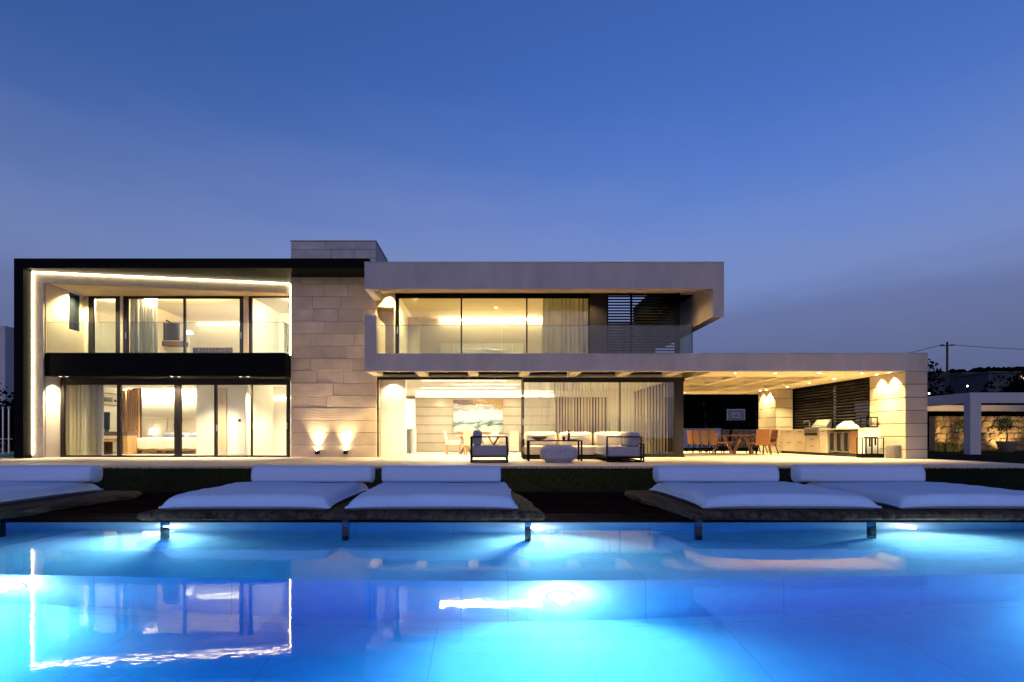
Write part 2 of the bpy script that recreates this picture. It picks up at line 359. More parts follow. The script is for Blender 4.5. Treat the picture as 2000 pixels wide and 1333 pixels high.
def water_mat():
    m, N, L, P = nodes('pool water'); N.remove(P)
    out = [n for n in N if n.type == 'OUTPUT_MATERIAL'][0]
    tc = N.new('ShaderNodeTexCoord'); mp = N.new('ShaderNodeMapping'); mp.inputs['Scale'].default_value = (1.0, 1.3, 1); L.new(tc.outputs['Object'], mp.inputs[0])
    n1 = N.new('ShaderNodeTexNoise'); n1.inputs['Scale'].default_value = 14; n1.inputs['Detail'].default_value = 2; L.new(mp.outputs[0], n1.inputs['Vector'])
    bp = N.new('ShaderNodeBump'); bp.inputs['Strength'].default_value = .015; bp.inputs['Distance'].default_value = .02
    L.new(n1.outputs['Fac'], bp.inputs['Height'])
    gl = N.new('ShaderNodeBsdfGlass'); gl.inputs['IOR'].default_value = 1.333; gl.inputs['Roughness'].default_value = .02
    L.new(bp.outputs[0], gl.inputs['Normal']); L.new(gl.outputs[0], out.inputs['Surface'])
    va = N.new('ShaderNodeVolumeAbsorption'); va.inputs['Color'].default_value = (.0, .71, .965, 1); va.inputs['Density'].default_value = WATER_ABS
    L.new(va.outputs[0], out.inputs['Volume'])
    return m
WATER_ABS = 0.8
K['water'] = water_mat()

# ------------------------------------------------------------------ light fixtures
def lamp(name, kind, loc, target=None, energy=10, color=WARM, parent=None, size=.03, angle=60, blend=.6, sy=None, spread=None):
    d = bpy.data.lights.new(name, kind); o = bpy.data.objects.new(name, d); COL.objects.link(o)
    d.energy = energy; d.color = color
    if kind == 'AREA':
        d.shape = 'RECTANGLE' if sy else 'DISK'; d.size = size
        if sy: d.size_y = sy
        if spread: d.spread = math.radians(spread)
    else:
        d.shadow_soft_size = size
        if kind == 'SPOT': d.spot_size = math.radians(angle); d.spot_blend = blend
    off = root_loc(parent) if parent else Vector((0,0,0))
    o.location = Vector(loc) - off
    if parent: o.parent = parent
    t = Vector(target) if target else Vector(loc) - Vector((0,0,1))
    o.rotation_euler = (t - Vector(loc)).to_track_quat('-Z', 'Y').to_euler()
    return o
def downlight(parent, x, y, z, energy=8, angle=70, color=WARM, target=None, r=.045, lens='spot', blend=.7):
    """round recessed fitting in a ceiling whose underside is at z, with its own lamp"""
    o = MB().lathe([(r*1.25, -.012), (r*1.25, 0.0), (r, 0.0), (r, -.008)], (x, y, z-.001), 14).build('downlight', K['steel'], parent)
    MB().lathe([(r*.95, -.006), (r*.95, -.002)], (x, y, z-.004), 14).build('lens', K[lens], o)
    lamp('downlight_lamp', 'SPOT', (x, y, z-.03), target, energy, color, parent, .03, angle, blend)
    return o

# ================================================================== GROUND
POOL_X, POOL_Y0, POOL_Y1 = 10.5, 0.7, 6.54
WATER_Z, SHELF_Z, FLOOR_Z, RISER_Y, DECK_Z = -.34, -1.06, -1.94, 4.63, -.233
def lawn():
    xs = [-900,-200,-60,-30,-18,-14,-POOL_X-.3,POOL_X+.3,14,18,30,60,200,900]
    ys = [-300,-60,-15,-3,POOL_Y0-.3,POOL_Y1+.02,9.08,9.9,10.7,11.6,12.5,26,60,200,900]
    def h(x, y):
        if y <= 9.1: return -.245
        if y < 12.5: return -.245 + (y-9.08)/3.42*.20
        return -.045
    b = MB()
    for i in range(len(xs)-1):
        for j in range(len(ys)-1):
            if xs[i] >= -POOL_X-.31 and xs[i+1] <= POOL_X+.31 and ys[j] >= POOL_Y0-.31 and ys[j+1] <= POOL_Y1+.03: continue
            b.face([(xs[i],ys[j],h(0,ys[j])),(xs[i+1],ys[j],h(0,ys[j])),(xs[i+1],ys[j+1],h(0,ys[j+1])),(xs[i],ys[j+1],h(0,ys[j+1]))])
    struct(b.build('lawn', K['lawn']))
    g = MB(); r = random.Random(3)
    for k in range(26000):
        x = r.uniform(-14, 14); y = 9.1 + 3.38 * r.random()**.8; z = h(x, y)
        if k < 3500: y = 12.47 - .1*r.random()
        z = h(x, y); a = r.uniform(0, 6.28); w = .006; t = r.uniform(.025, .055)
        dx, dy = math.cos(a)*w, math.sin(a)*w; lx, ly = r.uniform(-.02,.02), r.uniform(-.02,.02)
        g.face([(x-dx,y-dy,z),(x+dx,y+dy,z),(x+lx,y+ly,z+t)])
    tag(g.build('lawn_grass', K['grass']), 'short dark green lawn grass between terrace and timber deck', 'grass', kind='stuff')
lawn()
TX0, TX1, TY0, TY1 = -45, 13.66, 12.5, 25.75
ter = struct(MB().box(TX0, TX1, TY0, TY1, -.3, 0).build('terrace', K['terrace']))
# paving slabs of the terrace, proud of a recessed bed
def paving():
    pm = {}
    y = TY0
    rows = []
    while y < 18.0:
        rows.append((y, min(y+.9, 18.0))); y += .9
    for j, (a, b) in enumerate(rows):
        x = -21.0 + (.6 if j % 2 else 0)
        while x < TX1 - .05:
            e = min(x + 1.2, TX1)
            key = (round(e-x, 3), round(b-a, 3))
            if key not in pm:
                pm[key] = MB().bbox(0, e-x-.006, 0, b-a-.006, 0, .012, .003).mesh('paving_slab'); pm[key].materials.append(K['terrace'])
            o = bpy.data.objects.new('paving_slab', pm[key]); COL.objects.link(o); o.parent = ter; o.location = (x+.003, a+.003, .001)
            x += 1.2
paving()
dk = struct(MB().box(-12, 12, POOL_Y1+.01, 9.08, -.36, DECK_Z-.03).build('deck', K['deck']))
def planks():
    me = MB().bbox(-12, 12, 0, .138, -.026, 0, .004).mesh('plank'); me.materials.append(K['deck'])
    y = POOL_Y1 - .01; k = 0
    while y < 9.05:
        o = bpy.data.objects.new('plank', me); COL.objects.link(o); o.parent = dk; o.location = ((k*37 % 11)*.03, y, DECK_Z); y += .144; k += 1
    MB().box(-12, 12, POOL_Y1-.012, POOL_Y1+.008, -.37, DECK_Z-.028).build('edge_board', K['deck'], dk)
planks()
def pool():
    b = MB(); x = POOL_X
    y0, y1, ry = POOL_Y0, POOL_Y1, RISER_Y; t = DECK_Z-.04
    q = lambda *p: b.face(p)
    q((-x,y0,FLOOR_Z),(x,y0,FLOOR_Z),(x,ry,FLOOR_Z),(-x,ry,FLOOR_Z))
    q((-x,ry,FLOOR_Z),(x,ry,FLOOR_Z),(x,ry,SHELF_Z),(-x,ry,SHELF_Z))
    q((-x,ry,SHELF_Z),(x,ry,SHELF_Z),(x,y1,SHELF_Z),(-x,y1,SHELF_Z))
    q((-x,y1,SHELF_Z),(x,y1,SHELF_Z),(x,y1,t),(-x,y1,t))
    q((-x,y0,FLOOR_Z),(-x,ry,FLOOR_Z),(-x,ry,SHELF_Z),(-x,y1,SHELF_Z),(-x,y1,t),(-x,y0,t))
    q((x,y0,FLOOR_Z),(x,ry,FLOOR_Z),(x,ry,SHELF_Z),(x,y1,SHELF_Z),(x,y1,t),(x,y0,t))
    q((x,y0,FLOOR_Z),(-x,y0,FLOOR_Z),(-x,y0,t),(x,y0,t))
    p = struct(b.build('pool', K['tile']))
    c = MB()
    for a in ((-x-.35,-x,y0-.35,y1),(x,x+.35,y0-.35,y1),(-x,x,y0-.35,y0)): c.box(*a, -.36, DECK_Z)
    c.build('coping', K['terrace'], p)
    d = .06
    w = MB().box(-x-d, x+d, y0-d, y1+d*.5, FLOOR_Z-d, WATER_Z)
    struct(w.build('water', K['water']))
pool()
def pool_light(x, y, z, label, energy, tgt, glow=.5):
    t = thing('pool_light', label, 'pool light', (x, y, z), group='lights set into the pool walls')
    b = MB()
    for r0, r1, d in ((.115,.115,.0),):
        n = 24
        ring = [(x+math.cos(2*math.pi*k/n)*.115, z+math.sin(2*math.pi*k/n)*.115) for k in range(n)]
        i = len(b.v); b.v += [(p[0], y, p[1]) for p in ring] + [(p[0], y-.008, p[1]) for p in ring]
        b.f += [(i+k, i+(k+1)%n, i+n+(k+1)%n, i+n+k) for k in range(n)]; b.f.append(tuple(i+n+k for k in range(n)))
    b.build('housing', K['lacquer'], t)
    b = MB(); n = 24
    b.face([(x+math.cos(2*math.pi*k/n)*.105, y-.011, z+math.sin(2*math.pi*k/n)*.095) for k in range(n)])
    b.build('lens', K['poollens'], t)
    lamp('pool_lamp', 'AREA', (x, y-.05, z), tgt, energy, (1.0,.92,.84), t, .16, spread=150)
    lamp('pool_glow_lamp', 'POINT', (x, y-.12, z), None, energy*glow, (1.0,.88,.88), t, .05)
PE = 11
for x, n in ((-3.92,'before the sandstone wall'), (.58,'beside the frayed platform end'), (5.07,'under the platform facing the grill')):
    pool_light(x, POOL_Y1-.001, WATER_Z-.34, 'bright round pool light in far wall '+n, PE, (x, 4.2, SHELF_Z), .16)
for x, n in ((-4.15,'below the live-edge platform of the paired mattresses'), (.61,'in front of the open living room'), (5.35,'in front of the outdoor dining set')):
    pool_light(x, RISER_Y-.001, WATER_Z-1.09, 'round pool light in the underwater step '+n, PE*2.3, (x, 3.5, FLOOR_Z))

# ================================================================== VILLA
V = thing('villa', 'modern two storey villa with black framed wing, sandstone wall and long portico', 'house', (0, 18, 0))
VP = lambda b, name, m, smooth=False, parent=None: b.build(name, K[m], parent or V, smooth)
def window(x0, x1, y, z0, z1, fw=.06, mull=(), head=None, sill=.06, m='bronze', handle=(), panes=True, d=.09, left=None, right=None):
    b = MB(); head = head or fw
    b.box(x0, x0+(left or fw), y, y+d, z0+sill, z1-head); b.box(x1-(right or fw), x1, y, y+d, z0+sill, z1-head)
    b.box(x0, x1, y-.004, y+d, z1-head, z1); b.box(x0, x1, y-.004, y+d, z0, z0+sill)
    for mx in mull: b.box(mx[0]-mx[1]/2, mx[0]+mx[1]/2, y+.003, y+d-.003, z0+sill, z1-head)
    w = VP(b, 'window', m)
    if panes:
        xs = [x0+(left or fw)] + [v for mx in mull for v in (mx[0]-mx[1]/2, mx[0]+mx[1]/2)] + [x1-(right or fw)]
        for k in range(0, len(xs), 2):
            if panes is not True and k//2 not in panes: continue
            MB().box(xs[k], xs[k+1], y+.045, y+.053, z0+sill, z1-head).build('pane', K['glass'], w)
    for hx, hz in handle: MB().bbox(hx-.012, hx+.012, y-.045, y+.0, hz-.11, hz+.11, .004).build('handle', K['steel'], w)
    return w
def room(x0, x1, y0, y1, z0, z1, wall='white', floor='floor', ceil='white', t=.07, sides='LRB'):
    VP(MB().box(x0, x1, y0, y1, z0-t, z0), 'interior_floor', floor)
    VP(MB().box(x0, x1, y0, y1, z1, z1+t), 'interior_ceiling', ceil)
    if 'L' in sides: VP(MB().box(x0-t, x0, y0, y1, z0, z1), 'interior_wall', wall)
    if 'R' in sides: VP(MB().box(x1, x1+t, y0, y1, z0, z1), 'interior_wall', wall)
    if 'B' in sides: VP(MB().box(x0-t, x1+t, y1, y1+t, z0-t, z1+t), 'interior_wall', wall)

# ---- black portal of the bedroom wing
FB = 17.07; XL, XI, XR = -15.28, -14.98, -3.89; ZB, ZT = 6.11, 6.42; STX = -6.75; WIX = -14.66
fr = VP(MB().box(XL, XI, FB, 17.6, 0, ZB), 'portal_post', 'black')
VP(MB().box(XL, XR, FB, 25.2, ZB, ZT), 'roof', 'black')
A = Vector((XI, 17.39)); B = Vector((-7.06, 18.72)); AB = (B - A); n2 = Vector((-AB.y, AB.x)).normalized()   # pointing back
if n2.y < 0: n2 = -n2
def along(t, d=0): p = A + AB*t + n2*d; return (p.x, p.y)
VP(MB().prism([along(0), along(1.03), along(1.03,.16), along(0,.16)], 5.75, ZB-.002), 'portal_band', 'band')
tl = (WIX - XI)/AB.x
VP(MB().prism([along(0), along(tl), along(tl,.16), along(0,.16)], 0, 5.748), 'portal_band', 'band')
def led(pts, r=.014, name='led_strip'):
    return VP(MB().tube(pts, r, 6), name, 'led')
p0 = along(.0,-.03); p1 = along(1.0,-.03)
led([(p0[0]+.03, p0[1], ZB-.03), (p1[0], p1[1], ZB-.03)], .016)
led([(p0[0]+.03, p0[1], .12), (p0[0]+.03, p0[1], ZB-.05)], .016)
led([(-7.03, 18.70, 3.46), (-7.03, 18.70, ZB-.05)], .014)
# side wall with a dark slot window on the upper floor
wz0, wz1, wy0, wy1 = 4.45, 5.74, 18.52, 19.03
ws = MB().box(XI+.002, WIX, 17.56, 19.3, 0, wz0).box(XI+.002, WIX, 17.56, wy0, wz0, 5.76).box(XI+.002, WIX, wy1, 19.3, wz0, 5.76)
VP(ws, 'side_wall', 'plaster')
w = VP(MB().box(WIX-.06, WIX-.02, wy0, wy1, wz0, wz1), 'slot_window', 'screen')
# loggia ceiling follows the angled band
VP(MB().prism([along(tl,.16), along(1.0,.16), (STX, 19.3), (WIX, 19.3)], 5.78, 5.9), 'loggia_ceiling', 'soffit')
# window wall of the upper floor
UY = 19.2; UZ0, UZ1 = 3.3, 5.775
def pier(px0, px1, y=UY, z0=UZ0, z1=UZ1, m='plaster'): VP(MB().box(X(px0,y), X(px1,y), y, y+.2, z0, z1), 'pier', m)
VP(MB().box(WIX, X(172,UY), UY, UY+.2, UZ0, UZ1), 'pier', 'plaster'); pier(234.5,240); pier(475.5,485)
window(X(172,UY), X(234,UY), UY+.02, UZ0, UZ1, .17, sill=.1, head=.08)
window(X(240.5,UY), X(475,UY), UY+.02, UZ0, UZ1, .14, mull=((X(359,UY),.07),), head=.08, handle=((X(246,UY),4.35),(X(471,UY),4.35)))
window(X(485.5,UY), STX+.1, UY+.02, UZ0, UZ1, .1, head=.05)
# balcony
BY, BZ0, BZ1 = 17.5, 2.70, 3.44
bal = MB().box(WIX+.002, STX, BY, BY+.1, BZ0, BZ1).box(STX-.1, STX, BY+.1, 18.02, BZ0, BZ1).box(WIX+.002, STX-.1, BY+.1, 19.2, BZ0+.012, 3.3)
VP(bal, 'balcony', 'black')
VP(MB().box(WIX+.004, STX-.102, BY+.102, 19.2, 3.302, 3.32), 'balcony_floor', 'terrace')
br = VP(MB().box(WIX+.05, STX-.03, BY+.02, BY+.05, BZ1, BZ1+.03).box(STX-.06, STX-.03, BY+.05, 18.0, BZ1, BZ1+.03), 'balustrade', 'bronze')
RZ = 4.47
for a, b in ((WIX+.06, -10.7), (-10.68, STX-.035)): MB().box(a, b, BY+.03, BY+.042, BZ1+.01, RZ).build('pane', K['rail'], br)
MB().box(STX-.047, STX-.035, BY+.044, 18.0, BZ1+.01, RZ).build('pane', K['rail'], br)
MB().box(WIX+.06, STX-.035, BY+.028, BY+.044, RZ, RZ+.008).box(STX-.049, STX-.033, BY+.044, 18.0, RZ, RZ+.008).build('edge_strip', K['bronze'], br)
for px in (118, 131, 336, 349.5, 470, 484.6):
    downlight(V, X(px,17.84), 17.84, BZ0, (13 if px > 200 else 12)*KEXT, 100, SOFTWARM, r=.04)
for px, py in ((148,568.5),(157,570.5)): downlight(V, X(px,18.5), 18.5, 5.78, 14*KEXT, 130, WARM, target=(X(px,18.5)-.05, 18.6, 3), r=.04)
for px in (543,553): downlight(V, X(px,18.98), 18.98, 5.78, 22*KEXT, 120, AMBER, r=.04)
# ground floor windows of the wing
GY = 18.1
window(-14.62, X(346,GY), GY, 0, 2.685, .11, mull=((X(231.5,GY),.12),), head=.22, sill=.07, handle=((X(340.5,GY),1.07),), right=.1)
window(X(346.3,GY), X(565.5,GY), GY, 0, 2.685, .11, mull=((X(420.5,GY),.085),(X(491,GY),.05)), head=.22, sill=.07, handle=((X(561,GY),1.07),(X(424,GY),1.0),(X(495,GY),1.07)))
# ---- sandstone wall
SX0, SX1, SY = STX, -3.86, 18.0
sw = VP(MB().box(SX0+.02, SX1-.02, SY+.04, 19.4, 0, ZB-.003), 'stone_wall', 'joint')
def courses(parent, x0, x1, yf, yb, z0, n, h, m, rng, full=0, proud=.012, zmax=None, axis='x', mind=.7, maxd=1.5):
    """courses of bevelled blocks, each its own child"""
    for k in range(n):
        za, zb = z0 + k*h, z0 + (k+1)*h
        if zmax: zb = min(zb, zmax)
        if zb - za < .04: break
        cuts = [x0]
        if k >= full:
            c = x0 + rng.uniform(.35, maxd)
            while c < x1 - .3: cuts.append(c); c += rng.uniform(mind, maxd)
        cuts.append(x1)
        for a, b in zip(cuts[:-1], cuts[1:]):
            pr = rng.uniform(0, proud); g = .004
            if axis == 'x': bb = MB().bbox(a+g, b-g, yf-pr, yb, za+g*1.3, zb-g*1.3, .006)
            else:
                s = 1 if yb > yf else -1
                bb = MB().bbox(min(yf-pr*s, yb), max(yf-pr*s, yb), a+g, b-g, za+g*1.3, zb-g*1.3, .006)
            bb.build('stone_block', K[m], parent)
courses(sw, SX0, SX1, SY, SY+.75, .004, 15, .4185, 'sandstone', random.Random(5), full=4, proud=.009, zmax=ZB-.006)
ch = VP(MB().box(SX0+.02, SX1-.04, SY+.02, 20.0, ZT+.001, 7.3), 'chimney', 'joint')
courses(ch, SX0, SX1-.02, SY+.0, 20.02, ZT+.004, 3, .30, 'greystone', random.Random(9), proud=.012, zmax=7.30)
MB().box(SX0-.02, SX1, SY-.02, 20.04, 7.302, 7.34).build('cap', K['greystone'], ch)
for px in (621, 676):
    x = X(px, 17.95); o = VP(MB().bbox(x-.055, x+.055, 17.80, 17.98, .12, .25, .006), 'wall_light', 'black')
    MB().lathe([(.04,0),(.04,.004)], (x, 17.85, .2505), 14).build('lens', K['spot'], o)
    lamp('wall_lamp', 'SPOT', (x, 17.88, .27), (x, 17.99, 2.6), 80, (1.0,.80,.48), V, .02, 78, 1.0)

# ---- upper lounge pavilion
P0 = 16.6; CX0, CX1 = -3.93, 7.28; CZ0, CZ1 = 5.31, 6.14; LZ0, LZ1 = 2.75, 3.30; PX1 = 13.63
VP(MB().box(CX0, CX1, P0, P0+.25, CZ0, CZ1), 'fascia', 'fascia')
VP(MB().box(CX0, CX0+.25, P0+.252, 18.0, CZ0, CZ1-.01), 'fascia', 'fascia')
RW = 6.94; gxf = 6.4
VP(MB().box(RW, CX1, P0, P0+.25, 4.45, CZ0-.001), 'fascia', 'fascia')
VP(MB().box(RW, CX1, P0+.252, 22.4, 4.452, CZ1-.002), 'side_wall', 'fascia')
VP(MB().box(-3.555, gxf, P0+.252, 18.0, 3.302, 3.315), 'pavilion_floor', 'terrace')
VP(MB().box(CX0+.252, 3.95, P0+.252, 23, 5.56, CZ1-.02), 'pavilion_roof', 'soffit')
VP(MB().box(3.952, RW-.002, P0+.252, 18.25, 5.56, CZ1-.02), 'pavilion_roof', 'soffit')
VP(MB().box(6.0, RW-.002, 18.252, 22.4, 5.54, CZ1-.03), 'pavilion_roof', 'black')
VP(MB().box(3.95, RW-.002, 22.402, 22.6, 3.3, 5.53), 'patio_wall', 'fascia')
VP(MB().box(CX0-.012, CX1+.012, P0-.012, P0+.27, CZ1+.001, CZ1+.018), 'coping', 'steelcap')
VP(MB().box(gxf+.2, PX1+.012, P0-.012, P0+.27, LZ1+.001, LZ1+.016), 'coping', 'steelcap')
# parapet return at the stone side
VP(MB().box(CX0, -3.56, P0, 18.0, LZ1+.001, 4.48), 'parapet', 'plaster')
VP(MB().box(CX0-.003, -3.555, P0-.006, P0, LZ1+.001, 4.483), 'parapet', 'fascia')
QY = 18.0; QZ0, QZ1 = 3.30, 5.545
VP(MB().box(-3.86, X(772,QY), 18.62, 18.8, 3.3, 5.56), 'recess_wall', 'plaster')
VP(MB().box(X(772,QY)-.05, X(772,QY)-.002, QY, 18.62, 3.3, 5.56), 'recess_wall', 'plaster')
VP(MB().box(-3.855, -3.3, 18.05, 18.6, 5.1, 5.558), 'recess_bulkhead', 'soffit')
window(X(772,QY), X(1152,QY), QY, QZ0, QZ1, .13, mull=((X(901,QY),.05),(X(1029,QY),.05)), head=.15, left=.12, right=.04, handle=((X(776.5,QY),4.3),), m='black')
VP(MB().box(X(1152,QY)+.001, X(1185,QY), QY+.01, QY+.25, QZ0, QZ1), 'dark_panel', 'bronze')
lv = VP(MB().box(X(1185,QY)+.001, X(1185,QY)+.05, QY, QY+.1, QZ0, QZ1).box(X(1319.5,QY), X(1328,QY), QY-.01, QY+.12, QZ0, QZ1+.01).box(X(1185,QY)+.05, X(1319.5,QY), QY, QY+.1, QZ1-.05, QZ1).box(X(1232,QY), X(1236,QY), QY+.06, QY+.1, QZ0, QZ1-.05), 'louvre_screen', 'black')
sl = MB().bar((X(1185,QY)+.05, 0, 0), (X(1319.5,QY), 0, 0), .055, .042).mesh('slat'); sl.materials.append(K['black'])
for k in range(23):
    o = bpy.data.objects.new('slat', sl); COL.objects.link(o); o.parent = lv; o.location = (0, QY-18+.035, QZ1-.10-.096*k)
# balustrade of the pavilion
gy = 16.92; gx1 = X(1352, gy); gz = Z(635.8, gy)
b2 = VP(MB().box(-3.55, gx1, gy-.01, gy+.03, LZ1+.001, LZ1+.03).box(gx1-.03, gx1+.01, gy+.03, 18.2, LZ1+.001, LZ1+.03), 'balustrade', 'bronze')
xs = [-3.53, .35, 4.25, gx1]
for a, b in zip(xs[:-1], xs[1:]): MB().box(a+.006, b-.006, gy, gy+.012, LZ1+.01, gz).build('pane', K['rail'], b2)
MB().box(gx1-.012, gx1, gy+.014, 18.2, LZ1+.01, gz).build('pane', K['rail'], b2)
MB().box(-3.53, gx1, gy-.002, gy+.014, gz, gz+.009).box(gx1-.014, gx1+.002, gy+.014, 18.2, gz, gz+.009).box(gx1-.008, gx1+.012, gy-.004, gy+.016, LZ1+.03, gz+.012).build('edge_strip', K['bronze'], b2)
downlight(V, -3.1+.35, 17.45, 5.56, 9*KEXT, 105, WARM); downlight(V, -3.45, 17.9, 5.56, 14*KEXT, 85, WARM, target=(-3.45, 18.5, 3.6))
for x in (-.9, 1.3, 3.4, 5.4): downlight(V, x, 17.4, 5.56, 8*KEXT, 120, AMBER)
downlight(V, 5.9, 17.3, 5.56, 3*KEXT, 140, AMBER)
# ---- long portico slab
PB = 25.75
VP(MB().box(CX0, PX1, P0, P0+.25, LZ0, LZ1), 'portico_fascia', 'fascia')
VP(MB().box(PX1-.3, PX1, P0+.252, PB, LZ0+.002, LZ1-.002), 'portico_fascia', 'fascia')
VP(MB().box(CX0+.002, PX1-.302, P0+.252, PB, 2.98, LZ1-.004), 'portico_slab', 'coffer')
VP(MB().box(CX0, CX0+.3, P0+.252, 18.0, LZ0+.002, 2.979), 'portico_beam', 'beam')
WXR = 12.94; BX = 11.57; GX = 6.58
VP(MB().box(7.0, PX1-.302, P0+.252, 18.15, LZ0+.002, 2.979), 'portico_beam', 'beam')
VP(MB().box(BX, PX1-.302, 18.152, 24.1, LZ0+.002, 2.979), 'portico_beam', 'beam')
VP(MB().box(GX+.12, PX1-.302, 24.102, PB, LZ0+.002, 2.979), 'portico_beam', 'beam')
for y in (19.55, 21.1, 22.6): VP(MB().box(GX+.12, BX-.002, y-.08, y+.08, LZ0+.004, 2.979), 'portico_beam', 'beam')
for x in (6.99, 8.55, 10.05): VP(MB().box(x-.09, x+.09, 18.152, 24.1, LZ0+.006, 2.979), 'portico_beam', 'beam')
for x in (-2.26, -.56, 1.12, 2.75, 4.4, 6.0): VP(MB().box(x-.16, x+.16, P0+.252, 18.14, LZ0+.006, 2.979), 'portico_beam', 'beam')
# pillars of the portico in smooth limestone courses
def pillar(name, x0, x1, y0, y1, z1, rng):
    o = VP(MB().box(x0+.015, x1-.015, y0+.015, y1-.015, 0, z1), name, 'joint')
    h = z1/6.75
    za = 0
    for k in range(7):
        zb = min(z1-.004, (k+.75)*h)
        MB().bbox(x0, x1, y0, y1, za+.010, zb-.010, .005).build('stone_block', K['smoothstone'], o); za = zb
    return o
pillar('pillar', WXR, PX1-.004, P0+.004, 18.17, LZ0, random.Random(2))
pillar('pillar', 12.23, WXR+.1, 22.8, 24.3, LZ0, random.Random(4))
# louvred screen beside the outdoor kitchen
ls = VP(MB().box(WXR+.02, WXR+.1, 18.171, 22.799, .0, .95).box(WXR, WXR+.1, 22.74, 22.799, .95, 2.74).box(WXR, WXR+.1, 18.172, 18.23, .95, 2.74).box(WXR, WXR+.1, 18.23, 22.74, 2.64, 2.74), 'louvre_screen', 'black')
VP(MB().box(WXR+.05, WXR+.1, 20.1, 20.16, .95, 2.64), 'post', 'steel', parent=ls)
me = MB(); me.bar((0, 18.23, 0), (0, 22.74, 0), .075, .03); me = me.mesh('slat'); me.materials.append(K['slatmetal'])
for k in range(15):
    o = bpy.data.objects.new('slat', me); COL.objects.link(o); o.parent = ls; o.location = (WXR+.055, -18, 1.02+.112*k); o.rotation_euler = (0, .5, 0)
for x in (7.9, 9.2, 10.6, 12.0): downlight(V, x, 17.2, LZ0, 22*KEXT, 120, WARM)
for x in (-2.9, -1.4, .28, 1.95, 3.6, 5.2): downlight(V, x, 16.74, LZ0, 17*KEXT, 115, WARM, target=(x, 17.5, 0))
for x in (7.6, 9.1, 10.6): downlight(V, x, 24.9, LZ0, 22*KEXT, 120, WARM)  # added rear row of downlights, put in to light the portico
for y in (18.9, 20.4, 21.9): downlight(V, 12.2, y, LZ0, 13*KEXT, 110, WARM)
for y in (17.05, 17.6): downlight(V, WXR-.16, y, LZ0, 9*KEXT, 95, WARM, target=(WXR-.05, y, 1.0))
for y in (23.3, 23.85): downlight(V, 12.23-.15, y, LZ0, 9*KEXT, 95, WARM, target=(12.2, y, 1.0))
# ---- living room glazing
LY = 18.15
def Lx(px): return X(px, LY)
window(Lx(735), Lx(1020), LY, 0, 2.74, .07, head=.09, sill=.015, panes=False, m='bronze', right=.03)
window(Lx(1018.5)+.035, Lx(1335), LY, 0, 2.73, .05, mull=((Lx(1211.5),.03),), head=.17, sill=.12, handle=((Lx(1019.5)+.03,1.2),), m='bronze', right=.31)
VP(MB().box(GX-.02, GX+.08, LY+.1, 24.2, 0, .12).box(GX-.02, GX+.08, LY+.1, 24.2, 2.6, 2.75).box(GX-.02, GX+.08, 21.0, 21.1, .12, 2.6).box(GX-.02, GX+.08, 24.1, 24.2, .12, 2.6), 'side_window', 'bronze')
MB().box(GX+.02, GX+.03, LY+.1, 24.1, .12, 2.6).build('pane', K['glass'], V)
# living room shell
LB = 24.2
VP(MB().box(-7.0, GX, LY+.1, 27.5, -.06, .012), 'interior_floor', 'floor')
VP(MB().box(-7.0, GX, LY+.1, 27.5, 2.76, 2.84), 'interior_ceiling', 'white')
VP(MB().box(-3.86, -3.0, 18.76, 19.0, .012, 2.76), 'interior_wall', 'white')
VP(MB().box(-7.1, -7.0, 19.41, 27.5, .012, 2.76), 'interior_wall', 'white')
VP(MB().box(-7.0, GX, 27.5, 27.6, 0, 2.8), 'interior_wall', 'white')
VP(MB().box(-3.42, GX-.02, LB+.05, LB+.2, .012, 2.76), 'interior_wall', 'white')
fw = VP(MB().box(-3.40, 3.0, LB+.02, LB+.045, .02, 2.45), 'feature_wall', 'joint')
for k in range(6): MB().bbox(-3.42, 2.97, LB, LB+.03, .02+k*.405+.012, .02+(k+1)*.405-.012, .004).build('panel', K['smoothstone'], fw)
MB().box(-3.42, 3.0, LB-.03, LB+.05, 2.452, 2.52).build('shelf', K['white'], fw)
VP(MB().box(-3.40, 2.9, LB-.02, LB+.03, 2.545, 2.56), 'cove_light', 'cove')
for px in (860, 930, 1000): downlight(V, X(px,LB-.35), LB-.35, 2.76, 8, 75, SOFTWARM, target=(X(px,LB-.35), LB-.05, 1))
for y, x0, x1 in ((19.4, -2.5, .6), (20.9, -1.4, 1.1), (22.4, -2.9, 1.0)):
    o = VP(MB().box(x0, x1, y, y+.06, 2.745, 2.757), 'linear_light', 'slot')
    lamp('linear_lamp', 'AREA', ((x0+x1)/2, y+.03, 2.735), None, 46*KLIV, (1.0,.90,.66), V, x1-x0, sy=.06)
downlight(V, -3.42, 18.46, 2.76, 22, 110, SOFTWARM, target=(-3.42, 18.75, 1.2)); downlight(V, -2.2, 18.6, 2.76, 20, 120, SOFTWARM)  # the first downlight is added to brighten the white column
lamp('kitchen_lamp', 'AREA', (-4.8, 25.6, 2.7), None, 60*KLIV, SOFTWARM, V, 1.2, sy=.3)
VP(MB().box(-5.4, -4.2, 25.45, 25.75, 2.735, 2.757), 'linear_light', 'cove')
# kitchen seen past the feature wall
kt = VP(MB().box(-6.9, -3.5, 26.9, 27.45, .1, 2.6), 'kitchen_units', 'lacquer')
for k in range(4):
    for z0, z1 in ((.12,.9),(.92,1.55),(1.57,2.58)): MB().bbox(-6.85+k*.84, -6.03+k*.84, 26.86, 26.9, z0, z1, .004).build('cabinet_door', K['lacquer'], kt)
kx = X(786, 22.0); VP(MB().box(X(771,22), X(808,22), 22.0, 22.8, 1.0, 1.06).box(X(771,22), X(786,22), 22.02, 22.8, .012, .998).box(X(803,22), X(808,22), 22.02, 22.8, .012, .998).box(X(786,22), X(803,22), 22.5, 22.78, .012, .998), 'kitchen_counter', 'lacquer')
